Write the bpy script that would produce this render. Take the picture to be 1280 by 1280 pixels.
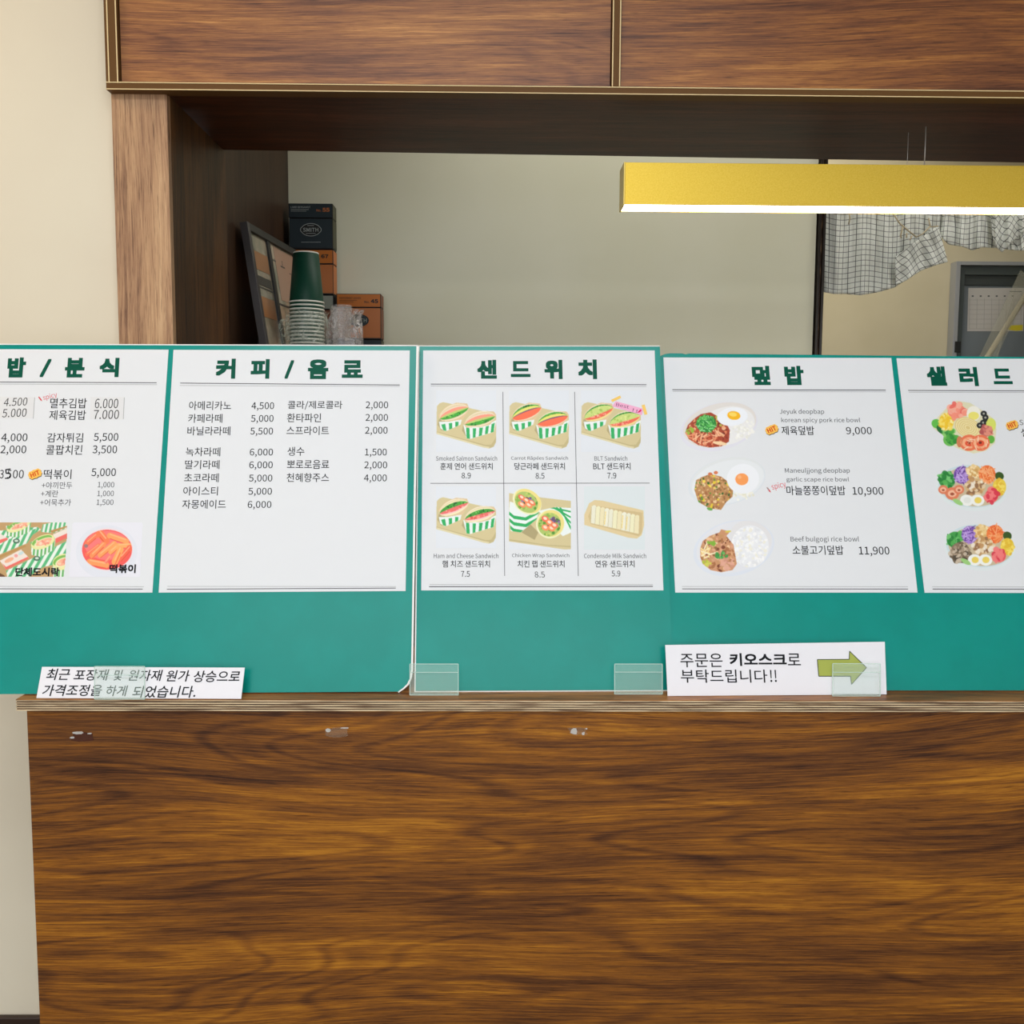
import bpy, bmesh, math, random, os
import numpy as np
from mathutils import Vector, Matrix
for o in list(bpy.data.objects): bpy.data.objects.remove(o)
sc = bpy.context.scene
COL = sc.collection
# ------------------------------------------------------------------ camera
H = 1.32                                     # eye height
F, PITCH, ROLL, YAW = 1180.0, math.radians(5.2), math.radians(0.30), math.radians(0.74)
FW = Vector((math.sin(YAW)*math.cos(PITCH), math.cos(YAW)*math.cos(PITCH), -math.sin(PITCH)))
_r = Vector((math.cos(YAW), -math.sin(YAW), 0)); _u = _r.cross(FW)
RT = _r*math.cos(ROLL) + _u*math.sin(ROLL); UP = _u*math.cos(ROLL) - _r*math.sin(ROLL)
CO = Vector((0, 0, H))
cam = bpy.data.objects.new('camera', bpy.data.cameras.new('camera')); COL.objects.link(cam)
cam.data.sensor_width = 36; cam.data.lens = F/1280*36
m = Matrix((RT, UP, -FW)).transposed().to_4x4(); m.translation = CO
cam.matrix_world = m; cam.data.clip_start = 0.05
sc.camera = cam
# ------------------------------------------------------------------ world, lights, exposure
sc.view_settings.view_transform = 'Standard'; sc.view_settings.look = 'None'
sc.view_settings.exposure = 0.90; sc.view_settings.gamma = 1.0; sc.view_settings.use_curve_mapping = False
w = bpy.data.worlds.new('daylight'); sc.world = w; w.use_nodes = True
w.node_tree.nodes['Background'].inputs[0].default_value = (0.90, 0.95, 1.0, 1)
w.node_tree.nodes['Background'].inputs[1].default_value = 1.0

def area(name, loc, size, power, color=(1, 1, 1), rot=(0, 0, 0), sy=None):
    l = bpy.data.lights.new(name, 'AREA'); l.energy = power; l.color = color
    l.shape = 'RECTANGLE'; l.size = size; l.size_y = sy or size
    o = bpy.data.objects.new(name, l); COL.objects.link(o); o.location = loc; o.rotation_euler = rot
    return o
area('ceiling_light', (-0.1, 0.0, 2.66), 1.5, 17, (0.97, 0.99, 1.0), sy=0.7)
area('ceiling_light', (-0.2, -3.0, 2.66), 3.2, 40, (0.97, 0.99, 1.0), sy=0.9)
area('ceiling_light', (-1.55, 1.15, 2.66), 0.35, 4.5, (1, 0.76, 0.5))
area('kitchen_fill', (1.1, 3.45, 2.60), 0.9, 5, (1, 0.96, 0.86), sy=0.3)  # added fill for the rear room and its door, no fixture known
area('kitchen_fill', (1.7, 2.50, 2.62), 0.5, 2.6, (1, 0.98, 0.92), sy=0.3)
area('kitchen_fill', (0.4, 2.50, 2.62), 1.3, 3.6, (1, 0.98, 0.90), sy=0.3)  # added fill that lifts the kitchen back wall

# ------------------------------------------------------------------ geometry helpers
def ray(px, py): return FW + RT*((px-640)/F) - UP*((py-640)/F)
def P(px, py, D):
    v = ray(px, py); return CO + v*(D/v.y)
def PZ(px, py, z):
    v = ray(px, py); return CO + v*((z-H)/v.z)
class Plane:
    def __init__(s, O, u, v): s.O, s.u, s.v = Vector(O), Vector(u).normalized(), Vector(v).normalized(); s.n = s.u.cross(s.v).normalized()
    def uv(s, px, py):
        d = ray(px, py); p = CO + d*((s.O-CO).dot(s.n)/d.dot(s.n)) - s.O
        return p.dot(s.u), p.dot(s.v)
    def at(s, a, b, h=0.0): return s.O + s.u*a + s.v*b + s.n*h
    def px(s, x, y, h=0.0): a, b = s.uv(x, y); return s.at(a, b, h)
def tag(o, label=None, cat=None, group=None, kind=None):
    if label: o['label'] = label
    if cat: o['category'] = cat
    if group: o['group'] = group
    if kind: o['kind'] = kind
    return o
def origin(p):
    v = Vector((0, 0, 0))
    while p is not None: v += p.location; p = p.parent
    return v
def empty(name, loc, label, cat, group=None):
    o = bpy.data.objects.new(name, None); COL.objects.link(o); o.location = loc; o.empty_display_size = .05
    return tag(o, label, cat, group)
def mesh(name, vs, fs, mat, parent=None, smooth=False, uvs=None, mi=None):
    """world-space vertices; the object's origin sits at its parent's, or at its own base"""
    vs = [Vector(v) for v in vs]
    if parent is None:
        lo = Vector([min(v[i] for v in vs) for i in range(3)]); hi = Vector([max(v[i] for v in vs) for i in range(3)])
        og = Vector(((lo.x+hi.x)/2, (lo.y+hi.y)/2, lo.z))
    else: og = origin(parent)
    me = bpy.data.meshes.new(name); me.from_pydata([v-og for v in vs], [], fs)
    mats = mat if isinstance(mat, (list, tuple)) else [mat]
    for k in mats: me.materials.append(k)
    if mi: me.polygons.foreach_set('material_index', mi)
    if smooth: me.polygons.foreach_set('use_smooth', [True]*len(me.polygons))
    if uvs:
        ul = me.uv_layers.new(name='UVMap')
        for l in me.loops: ul.data[l.index].uv = uvs[l.vertex_index]
    me.update()
    o = bpy.data.objects.new(name, me); COL.objects.link(o)
    if parent is None: o.location = og
    else: o.parent = parent
    return o
def boxvf(lo, hi, bev=0.0):
    """axis-aligned box, chamfered when bev > 0"""
    bm = bmesh.new(); bmesh.ops.create_cube(bm, size=1)
    lo, hi = Vector(lo), Vector(hi)
    for v in bm.verts: v.co = Vector([(lo[i]+hi[i])/2 + v.co[i]*(hi[i]-lo[i]) for i in range(3)])
    if bev: bmesh.ops.bevel(bm, geom=bm.edges[:], offset=bev, segments=2, affect='EDGES', profile=.5)
    bm.verts.index_update(); r = [v.co.copy() for v in bm.verts], [[v.index for v in f.verts] for f in bm.faces]; bm.free(); return r
def box(name, lo, hi, mat, parent=None, bev=0.0):
    v, f = boxvf(lo, hi, bev); return mesh(name, v, f, mat, parent)
def hexa(name, front, back, mat, parent=None, bev=0.0, **k):
    """solid from four front corners and four back corners (same winding)"""
    bm = bmesh.new(); vs = [bm.verts.new(p) for p in list(front)+list(back)]
    for q in ((0,1,2,3),(7,6,5,4),(0,4,5,1),(1,5,6,2),(2,6,7,3),(3,7,4,0)): bm.faces.new([vs[i] for i in q])
    bmesh.ops.recalc_face_normals(bm, faces=bm.faces)
    if bev: bmesh.ops.bevel(bm, geom=bm.edges[:], offset=bev, segments=2, affect='EDGES', profile=.5)
    bm.verts.index_update(); v = [x.co.copy() for x in bm.verts]; f = [[x.index for x in g.verts] for g in bm.faces]; bm.free()
    return mesh(name, v, f, mat, parent, **k)
def slab(name, pts, th, n, mat, parent=None, mats2=None):
    """flat polygon pts (world) with thickness th behind it (n = front normal); mats2 = edge material"""
    k = len(pts); n = Vector(n); v = [Vector(p) for p in pts] + [Vector(p)-n*th for p in pts]
    f = [list(range(k)), list(range(2*k-1, k-1, -1))] + [[i, i+k, (i+1) % k+k, (i+1) % k] for i in range(k)]
    return mesh(name, v, f, [mat, mats2 or mat], parent, mi=[0, 1]+[1]*k)
def tube(name, pts, r, mat, parent=None, seg=8):
    vs, fs = [], []; pts = [Vector(p) for p in pts]
    for i, p in enumerate(pts):
        t = (pts[min(i+1, len(pts)-1)]-pts[max(i-1, 0)]).normalized()
        a = t.cross(Vector((0, 0, 1)) if abs(t.z) < .9 else Vector((1, 0, 0))).normalized(); b = t.cross(a)
        rr = r[i] if isinstance(r, (list, tuple)) else r
        for k in range(seg): an = 2*math.pi*k/seg; vs.append(p+a*math.cos(an)*rr+b*math.sin(an)*rr)
    for i in range(len(pts)-1):
        for k in range(seg): fs.append([i*seg+k, i*seg+(k+1) % seg, (i+1)*seg+(k+1) % seg, (i+1)*seg+k])
    fs += [list(range(seg))[::-1], [(len(pts)-1)*seg+k for k in range(seg)]]
    return mesh(name, vs, fs, mat, parent, smooth=True)

# ------------------------------------------------------------------ materials
def lin(c): c = c/255.0; return c/12.92 if c <= .04045 else ((c+.055)/1.055)**2.4
def rgb(r, g, b, k=1.0): return (lin(r)*k, lin(g)*k, lin(b)*k, 1)
def pmat(name, col, rough=.5, metal=0, spec=.5, alpha=1, trans=0, bump=None, emit=None, coat=0):
    m = bpy.data.materials.new(name); m.use_nodes = True; nt = m.node_tree; b = nt.nodes['Principled BSDF']
    b.inputs['Base Color'].default_value = col; b.inputs['Roughness'].default_value = rough; b.inputs['Metallic'].default_value = metal
    b.inputs['Specular IOR Level'].default_value = spec; b.inputs['Alpha'].default_value = alpha
    b.inputs['Transmission Weight'].default_value = trans; b.inputs['Coat Weight'].default_value = coat
    if emit: b.inputs['Emission Color'].default_value = emit[0]; b.inputs['Emission Strength'].default_value = emit[1]
    if bump:
        n = nt.nodes.new('ShaderNodeTexNoise'); n.inputs['Scale'].default_value = bump[0]; n.inputs['Detail'].default_value = 4
        tc = nt.nodes.new('ShaderNodeTexCoord'); nt.links.new(tc.outputs['Object'], n.inputs['Vector'])
        bp = nt.nodes.new('ShaderNodeBump'); bp.inputs['Strength'].default_value = bump[1]; bp.inputs['Distance'].default_value = .002
        nt.links.new(n.outputs[0], bp.inputs['Height']); nt.links.new(bp.outputs[0], b.inputs['Normal'])
    return m
def wood(name, cols, axis='x', seed=0., rough=.42, fine=1.0, fig=1.0, bias=0.0, spec=.4):
    """cols: dark, mid, light, highlight"""
    m = bpy.data.materials.new(name); m.use_nodes = True; nt = m.node_tree; N = nt.nodes; L = nt.links; b = N['Principled BSDF']
    tc = N.new('ShaderNodeTexCoord'); sx = N.new('ShaderNodeSeparateXYZ'); L.new(tc.outputs['Object'], sx.inputs[0])
    def ma(op, a, b_=None, c=None):
        n = N.new('ShaderNodeMath'); n.operation = op
        for i, q in enumerate((a, b_, c)):
            if q is None: continue
            if isinstance(q, (int, float)): n.inputs[i].default_value = q
            else: L.new(q, n.inputs[i])
        return n.outputs[0]
    if axis == 'x': g, t = sx.outputs[0], ma('ADD', sx.outputs[2], ma('MULTIPLY', sx.outputs[1], .83))
    else: g, t = sx.outputs[2], ma('ADD', sx.outputs[0], ma('MULTIPLY', sx.outputs[1], .83))
    def noise(sg, st, det=3, rgh=.5, off=0., tt=None):
        c = N.new('ShaderNodeCombineXYZ'); L.new(ma('MULTIPLY', g, sg), c.inputs[0]); L.new(ma('MULTIPLY', tt or t, st), c.inputs[1]); c.inputs[2].default_value = seed+off
        n = N.new('ShaderNodeTexNoise'); n.inputs['Scale'].default_value = 1; n.inputs['Detail'].default_value = det; n.inputs['Roughness'].default_value = rgh
        L.new(c.outputs[0], n.inputs['Vector']); return n.outputs[0]
    warp = ma('MULTIPLY', ma('SUBTRACT', noise(.9, 2.6, 1.3, .4, 3.1), .5), .15*fig)
    t2 = ma('ADD', t, warp)
    w2 = ma('MULTIPLY', ma('SUBTRACT', noise(6, 22, 2, .5, 7.7), .5), .0035)
    t3 = ma('ADD', t2, w2)
    broad = noise(1.6, 10, 3, .55, 0, t2)
    contour = ma('ADD', ma('MULTIPLY', ma('SINE', ma('MULTIPLY', noise(.9, 7, 1.5, .45, 11.3, t3), 75)), .5), .5)
    band = noise(2.6, 62, 4, .62, 5., t3)
    streak = noise(9, 520*fine, 5, .78, 9., t3)
    pore = noise(22, 900*fine, 2, .6, 15., t3)
    v = ma('ADD', ma('MULTIPLY', ma('SUBTRACT', broad, .5), .95), .5+bias)
    v = ma('ADD', v, ma('MULTIPLY', ma('SUBTRACT', contour, .5), .10*fig))
    v = ma('SUBTRACT', v, ma('MULTIPLY', ma('POWER', contour, 9), ma('MULTIPLY', noise(1.7, 9, 2, .5, 21.), .34*fig)))
    v = ma('ADD', v, ma('MULTIPLY', ma('SUBTRACT', band, .5), .85))
    v = ma('ADD', v, ma('MULTIPLY', ma('SUBTRACT', streak, .5), 1.35))
    cr = N.new('ShaderNodeValToRGB'); L.new(v, cr.inputs[0]); e = cr.color_ramp.elements
    e[0].position = .14; e[0].color = cols[0]; e[1].position = .92; e[1].color = cols[3]
    q = e.new(.40); q.color = cols[1]; q = e.new(.64); q.color = cols[2]
    pr = N.new('ShaderNodeValToRGB'); L.new(pore, pr.inputs[0]); e = pr.color_ramp.elements
    e[0].position = .30; e[0].color = (.42, .36, .34, 1); e[1].position = .43; e[1].color = (1, 1, 1, 1)
    mx = N.new('ShaderNodeMixRGB'); mx.blend_type = 'MULTIPLY'; mx.inputs[0].default_value = .95
    L.new(cr.outputs[0], mx.inputs[1]); L.new(pr.outputs[0], mx.inputs[2]); L.new(mx.outputs[0], b.inputs['Base Color'])
    b.inputs['Roughness'].default_value = rough; b.inputs['Specular IOR Level'].default_value = spec
    bp = N.new('ShaderNodeBump'); bp.inputs['Strength'].default_value = .25; bp.inputs['Distance'].default_value = .001
    L.new(streak, bp.inputs['Height']); L.new(bp.outputs[0], b.inputs['Normal'])
    return m
M = {}
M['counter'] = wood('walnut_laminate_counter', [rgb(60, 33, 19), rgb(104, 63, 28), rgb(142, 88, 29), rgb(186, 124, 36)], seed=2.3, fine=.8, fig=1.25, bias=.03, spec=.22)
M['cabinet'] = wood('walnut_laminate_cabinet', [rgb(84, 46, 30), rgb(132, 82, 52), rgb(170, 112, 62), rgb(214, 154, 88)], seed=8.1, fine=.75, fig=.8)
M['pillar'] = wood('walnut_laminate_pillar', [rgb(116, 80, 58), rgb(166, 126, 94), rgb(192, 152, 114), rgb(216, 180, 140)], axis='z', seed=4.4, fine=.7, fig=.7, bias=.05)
M['inner'] = wood('walnut_laminate_inner', [rgb(34, 18, 8), rgb(66, 40, 18), rgb(90, 56, 26), rgb(118, 76, 38)], axis='z', seed=6.4, fine=.6, fig=.5, spec=.15)  # wood tones darkened so the colour carries the niche's dimness
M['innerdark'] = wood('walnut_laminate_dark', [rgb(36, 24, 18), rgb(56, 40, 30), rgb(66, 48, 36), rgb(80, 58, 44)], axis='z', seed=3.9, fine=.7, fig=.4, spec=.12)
M['soffit'] = wood('walnut_laminate_soffit', [rgb(36, 17, 10), rgb(68, 36, 22), rgb(90, 49, 29), rgb(114, 64, 40)], seed=5.9, fine=.7, fig=.5, spec=.12)  # tones lowered to put the shade under the cabinet into the colour
M['rail'] = pmat('brown_edge_band', rgb(104, 72, 38), .5, spec=.15)
M['ply'] = pmat('pale_ply_edge', rgb(240, 216, 164), .5, bump=(300, .4))
M['black_gap'] = pmat('dark_gap', rgb(24, 18, 14), .8)
M['base'] = pmat('dark_baseboard', rgb(46, 28, 20), .4)

def ramp_noise(name, c0, c1, scale, det=3, p0=.4, p1=.6, rough=.6, stretch=(1, 1, 1), spec=.4, bump=0., metal=0):
    m = bpy.data.materials.new(name); m.use_nodes = True; nt = m.node_tree; N, L = nt.nodes, nt.links; b = N['Principled BSDF']
    tc = N.new('ShaderNodeTexCoord'); mp = N.new('ShaderNodeMapping'); mp.inputs['Scale'].default_value = stretch
    n = N.new('ShaderNodeTexNoise'); n.inputs['Scale'].default_value = scale; n.inputs['Detail'].default_value = det
    cr = N.new('ShaderNodeValToRGB'); e = cr.color_ramp.elements; e[0].position = p0; e[0].color = c0; e[1].position = p1; e[1].color = c1
    L.new(tc.outputs['Object'], mp.inputs[0]); L.new(mp.outputs[0], n.inputs['Vector']); L.new(n.outputs[0], cr.inputs[0]); L.new(cr.outputs[0], b.inputs['Base Color'])
    b.inputs['Roughness'].default_value = rough; b.inputs['Specular IOR Level'].default_value = spec; b.inputs['Metallic'].default_value = metal
    if bump:
        bp = N.new('ShaderNodeBump'); bp.inputs['Strength'].default_value = bump; bp.inputs['Distance'].default_value = .001
        L.new(n.outputs[0], bp.inputs['Height']); L.new(bp.outputs[0], b.inputs['Normal'])
    return m
M['wall_l'] = ramp_noise('cream_wall', rgb(226, 217, 198), rgb(230, 222, 203), 2.2, rough=.75, bump=.05)
M['wall_b'] = ramp_noise('grey_green_wall', rgb(226, 225, 202), rgb(230, 229, 208), 2.5, rough=.7, bump=.05)
M['wall_r'] = ramp_noise('beige_wall', rgb(196, 186, 158), rgb(203, 193, 166), 3, rough=.7)
M['floor'] = ramp_noise('grey_floor', rgb(120, 116, 110), rgb(150, 146, 138), 6, rough=.5)
M['ceil'] = pmat('white_ceiling', rgb(235, 232, 225), .8)
def plymat(nl, z0, z1):
    """edge of a plywood top: thin pale and dark plies, worn along their length"""
    m = bpy.data.materials.new('plywood_edge'); m.use_nodes = True; nt = m.node_tree; N, L = nt.nodes, nt.links; b = N['Principled BSDF']
    tc = N.new('ShaderNodeTexCoord'); mp = N.new('ShaderNodeMapping'); mp.inputs['Scale'].default_value = (14, 14, 420)
    n = N.new('ShaderNodeTexNoise'); n.inputs['Scale'].default_value = 1; n.inputs['Detail'].default_value = 4
    L.new(tc.outputs['Object'], mp.inputs[0]); L.new(mp.outputs[0], n.inputs['Vector'])
    cr = N.new('ShaderNodeValToRGB'); e = cr.color_ramp.elements; e[0].position = .33; e[0].color = rgb(120, 92, 66); e[1].position = .55; e[1].color = rgb(218, 196, 160)
    L.new(n.outputs[0], cr.inputs[0]); L.new(cr.outputs[0], b.inputs['Base Color']); b.inputs['Roughness'].default_value = .6
    return m
M['plyedge'] = plymat(7, 0, 1)
M['plydark'] = ramp_noise('plywood_glue_line', rgb(58, 38, 26), rgb(98, 70, 48), 1, stretch=(20, 20, 500), rough=.6)

# ------------------------------------------------------------------ the setting
ZT = P(640, 875, 1.45).z                         # counter top height
WL = 1.825                                       # face of the cream wall
XC0 = P(143, 250, 1.80).x                        # left face of the pillar
XC1 = P(210.5, 200, 1.80).x                      # inner face of the pillar
ZC = P(640, 117.5, 1.79).z                       # underside of the upper cabinet
CEIL = 2.70
tag(box('wall_left', (-3.2, WL, 0), (XC0+.012, WL+.12, CEIL), M['wall_l']), kind='structure')
tag(box('baseboard_left', (-3.2, WL-.012, 0), (XC0, WL+.0, P(20, 1272, WL-.012).z), M['base'], bev=.003), kind='structure')
tag(box('wall_side_left', (-3.32, -4.5, 0), (-3.2, WL+.12, CEIL), M['wall_l']), kind='structure')
tag(box('floor', (-3.32, -4.5, -.1), (3.6, 5.0, 0), M['floor']), kind='structure')
tag(box('ceiling', (-3.32, -4.5, CEIL), (3.6, 5.0, CEIL+.1), M['ceil']), kind='structure')
WB = 2.88                                        # kitchen back wall
XJ0 = P(1016.5, 350, WB).x; XJ1 = P(1030, 350, WB).x
tag(box('wall_back', (-.80, WB, 0), (XJ0+.004, WB+.10, CEIL), M['wall_b']), kind='structure')
WR = 3.95
tag(box('wall_rear', (XJ0-.4, WR, 0), (3.6, WR+.1, CEIL), M['wall_r']), kind='structure')
tag(box('wall_rear_left', (XJ0-.5, WB+.1, 0), (XJ0-.4, WR+.1, CEIL), M['wall_r']), kind='structure')
tag(box('wall_right', (3.5, -4.5, 0), (3.6, 5.0, CEIL), M['wall_l']), kind='structure')
# dark jamb at the end of the back wall: two dark lips with a brown groove between
jl = [P(1023.2, 262, WB-.01), P(1016.6, 438, WB-.01)]
def jstrip(x0t, x1t, x0b, x1b, d, name, mat, par):
    a = P(x0t, 262, WB); b = P(x0b, 438, WB); k = (P(x1t, 262, WB)-a).x
    x = (a.x+b.x)/2; return box(name, (x, WB-d, 0), (x+k, WB+.10+.004, CEIL-.002), mat, par, bev=.002)
tr = empty('trim_1', (XJ0, WB, 0), None, None); tag(tr, kind='structure')
M['jamb'] = pmat('black_jamb', rgb(34, 26, 22), .35); M['groove'] = ramp_noise('brown_groove', rgb(54, 36, 24), rgb(140, 112, 84), 1, stretch=(60, 60, 22), p0=.5, p1=.7, rough=.5)
jstrip(1023.2, 1026.2, 1016.8, 1019.8, .012, 'jamb_lip', M['jamb'], tr)
jstrip(1026.2, 1028.6, 1019.8, 1022.2, .006, 'jamb_groove', M['groove'], tr)
jstrip(1028.6, 1032.0, 1022.2, 1025.6, .012, 'jamb_lip', M['jamb'], tr)

# ------------------------------------------------------------------ service counter
DF = 1.45
ct = empty('service_counter', (0.3, DF+.17, 0), 'long walnut counter with layered plywood top edge under the menu boards', 'counter')
a = P(20, 880, DF); b = P(1280, 873.5, DF)
zl, zr = ZT, ZT
XL = a.x; XR = 1.7; TH = (P(640, 875, DF).z-P(640, 889.2, DF).z)
# top: wear surface + plies with recessed glue lines, front edge a touch off square to the wall
def yv(x): return DF + (x-XL)*.000
mesh('counter_top', *boxvf((XL, DF, ZT-.0012), (XR, WL-.014, ZT), 0), wood('walnut_top', [rgb(84, 46, 18), rgb(140, 88, 38), rgb(172, 112, 54), rgb(196, 138, 74)], seed=1.7, fine=.6), ct)
nl = 9; th = (TH-.0012)/nl
pv, pf, pmi = [], [], []
for i in range(nl):
    z1 = ZT-.0012-i*th; z0 = z1-th; ins = 0 if i % 2 == 0 else .0009
    v, f = boxvf((XL+ins, DF+ins, z0), (XR, WL-.015, z1)); pf += [[k+len(pv) for k in q] for q in f]; pv += v; pmi += [i % 2]*len(f)
mesh('plywood_edge', pv, pf, [M['plyedge'], M['plydark']], ct, mi=pmi)
XP = P(34, 900, DF+.004).x
box('front_panel', (XP, DF+.004, .0), (XR-.004, DF+.022, ZT-TH), M['counter'], ct)
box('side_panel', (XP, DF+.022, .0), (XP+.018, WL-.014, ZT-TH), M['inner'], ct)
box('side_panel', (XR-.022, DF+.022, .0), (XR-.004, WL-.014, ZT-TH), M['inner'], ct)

# torn bits of clear tape left on the front panel
M['tape'] = pmat('clear_tape', rgb(190, 170, 150), .12, alpha=.10, spec=1.0); M['tapewhite'] = pmat('torn_tape_white', rgb(216, 212, 208), .3, alpha=.65)
M['tapedark'] = pmat('tape_scar', rgb(72, 34, 18), .25)
def scrap(label, cx, cy, wpx, hpx, dark, seed, specks):
    rnd = random.Random(seed); y = DF+.0037
    root = empty('tape_scrap', P(cx, cy+hpx/2, y), label, 'tape', 'torn tape scraps on the counter front')
    def blob(name, x, yy, w_, h_, mat, d, n=10):
        pts = []
        for k in range(n):
            an = -2*math.pi*k/n; r = rnd.uniform(.75, 1.05)
            c_, s_ = math.cos(an), math.sin(an); q = max(abs(c_), abs(s_)) if d else 1
            pts.append(P(x+w_*c_/q*r, yy-h_*s_/q*r, y-.0002*(d+1)))
        pts.reverse()
        mesh(name, pts+[p+Vector((0, .0003, 0)) for p in pts], [list(range(n))[::-1], list(range(n, 2*n))]+[[i, (i+1) % n, (i+1) % n+n, i+n] for i in range(n)], mat, root)
    blob('tape_film', cx, cy, wpx/2, hpx/2, M['tapedark'] if dark else M['tape'], 1)
    for sx_, sy_, a_, b_ in specks: blob('torn_flake', sx_, sy_, a_, b_, M['tapewhite'], 2, 7)
scrap('dark torn tape mark on counter front below the left paper notice', 103, 921, 31, 13, True, 3, [(97, 916, 7, 1.8), (90, 922, 3, 1.2), (112, 917, 3, .9)])
scrap('faint clear tape remnant on counter front below the coffee price sheet', 421, 915.5, 28, 13, False, 5, [(410, 913, 3.5, 2.6), (431, 910, 6, .8)])
scrap('small whitish tape lump on counter front below the sandwich sheet', 722, 914, 24, 11, False, 8, [(717.5, 914, 4.5, 4.5), (729, 917, 2, 2), (733, 911, 1.5, 1)])

# ------------------------------------------------------------------ pillar and side wall of the niche
pl = empty('wooden_pillar', ((XC0+XC1)/2, 1.9, 0), 'walnut pillar with upright grain left of the serving hatch', 'pillar')
box('front_board', (XC0, 1.80, 0), (XC1, 1.818, ZC-.0014), M['pillar'], pl, bev=.0008)
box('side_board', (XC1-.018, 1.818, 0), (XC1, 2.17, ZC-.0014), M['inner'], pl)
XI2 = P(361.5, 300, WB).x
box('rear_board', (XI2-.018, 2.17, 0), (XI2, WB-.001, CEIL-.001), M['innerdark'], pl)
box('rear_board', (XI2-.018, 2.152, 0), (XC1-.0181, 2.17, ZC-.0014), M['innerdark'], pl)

# ------------------------------------------------------------------ upper cabinet
DC = 1.778
cb = empty('upper_cabinet', (.4, 2.0, ZC), 'long walnut upper cabinet with pale-edged trim over the hatch', 'cabinet')
XCL = P(131, 60, DC).x; XCR = 2.2
zb0 = P(640, 117.0, DC).z; zb1 = P(640, 106.5, DC).z
box('bottom_rail', (XCL, DC, zb0), (XCR, DC+.03, zb1), M['rail'], cb, bev=.0006)
for zz in (zb0+.0012, zb1-.0018):
    mesh('edge_strip', *boxvf((XCL+.0005, DC-.0010, zz-.0008), (XCR, DC+.002, zz+.0008), .0003), M['ply'], cb)
sx0, sx1 = XCL, P(147, 60, DC).x
box('side_stile', (sx0, DC, zb1), (sx1, DC+.03, CEIL-.002), M['rail'], cb, bev=.0006)
for xx in (sx0+.006, sx1-.0015): mesh('edge_strip', *boxvf((xx-.0010, DC-.0010, zb1-.003), (xx+.0010, DC+.002, CEIL-.004), .0003), M['ply'], cb)
mx0, mx1 = P(765, 60, DC).x, P(776.2, 60, DC).x
box('middle_stile', (mx0, DC, zb1), (mx1, DC+.03, CEIL-.002), M['rail'], cb, bev=.0006)
for xx in (mx0+.0016, mx1-.0016): mesh('edge_strip', *boxvf((xx-.0010, DC-.0010, zb1), (xx+.0010, DC+.002, CEIL-.004), .0003), M['ply'], cb)
g = .0018
box('door_panel', (sx1+g, DC+.010, zb1+g*.4), (mx0-g, DC+.026, CEIL-.004), M['cabinet'], cb)
box('door_panel', (mx1+g*.7, DC+.010, zb1+g*.4), (XCR, DC+.026, CEIL-.004), wood('walnut_laminate_cabinet_b', [rgb(78, 42, 26), rgb(120, 72, 42), rgb(156, 98, 50), rgb(200, 138, 70)], seed=12.7, fine=.75, fig=.5), cb)
box('backing', (sx0+.004, DC+.0305, zb1), (XCR-.01, DC+.036, CEIL-.004), M['black_gap'], cb)
# underside: front rail and recessed bottom board
D1 = 1.885; D2 = 2.175
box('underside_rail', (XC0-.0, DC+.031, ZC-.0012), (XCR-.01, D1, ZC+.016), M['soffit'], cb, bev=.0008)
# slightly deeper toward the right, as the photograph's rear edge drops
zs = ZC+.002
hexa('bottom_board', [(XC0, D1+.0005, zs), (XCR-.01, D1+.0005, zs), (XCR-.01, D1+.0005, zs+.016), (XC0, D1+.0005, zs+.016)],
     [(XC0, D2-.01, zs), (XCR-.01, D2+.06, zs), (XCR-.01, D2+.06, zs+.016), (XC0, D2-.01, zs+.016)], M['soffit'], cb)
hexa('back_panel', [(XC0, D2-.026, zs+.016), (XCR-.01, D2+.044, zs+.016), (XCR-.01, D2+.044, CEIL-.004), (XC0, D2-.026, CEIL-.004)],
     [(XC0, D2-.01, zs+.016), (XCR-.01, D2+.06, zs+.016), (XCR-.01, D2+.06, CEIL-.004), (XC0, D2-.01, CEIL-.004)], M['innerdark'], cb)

# ------------------------------------------------------------------ pendant lamp
M['gold'] = ramp_noise('brushed_gold', rgb(218, 182, 56), rgb(232, 200, 84), 420, det=6, p0=.3, p1=.7, rough=.45, bump=.15, metal=.6)
LD0, LD1 = 1.93, 1.996
lz1 = P(1030, 205, LD0).z; lz0 = P(1030, 257.5, LD0).z
lx0 = P(779.5, 230, LD0).x; lx1 = lx0+1.5
lp = empty('linear_pendant_lamp', ((lx0+lx1)/2, (LD0+LD1)/2, lz0), 'long brushed gold bar pendant lamp hanging in front of the back wall', 'lamp')
t = .003
box('housing', (lx0+t, LD0, lz0), (lx1, LD0+t, lz1), M['gold'], lp, bev=.0004)
box('housing', (lx0+t, LD1-t, lz0), (lx1, LD1, lz1), M['gold'], lp)
box('housing_top', (lx0+t, LD0+t, lz1-t), (lx1, LD1-t, lz1), M['gold'], lp)
box('end_cap', (lx0, LD0, lz0-.0015), (lx0+t, LD1, lz1+.001), pmat('polished_gold', rgb(252, 224, 120), .35, metal=.1), lp, bev=.0008)
box('diffuser', (lx0+t+.001, LD0+t, lz0+.001), (lx1-.001, LD1-t, lz0+.005), pmat('lit_diffuser', (1, 1, 1, 1), .5, emit=((1, .93, .82, 1), 7.0)), lp)
M['steel'] = pmat('steel_wire', rgb(214, 208, 204), .3, metal=.4)
for px_, dd in ((1155.5, LD0+.02), (1134, LD1-.008)):
    q = P(px_, 205, dd)
    tube('suspension_wire', [(q.x, dd, lz1-.001), (q.x, dd, ZC-.0016)], .0011 if px_ > 1150 else .0006, M['steel'], lp)
    tube('wire_collar', [(q.x, dd, lz1), (q.x, dd, lz1+.006)], .003, M['steel'], lp)
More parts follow.
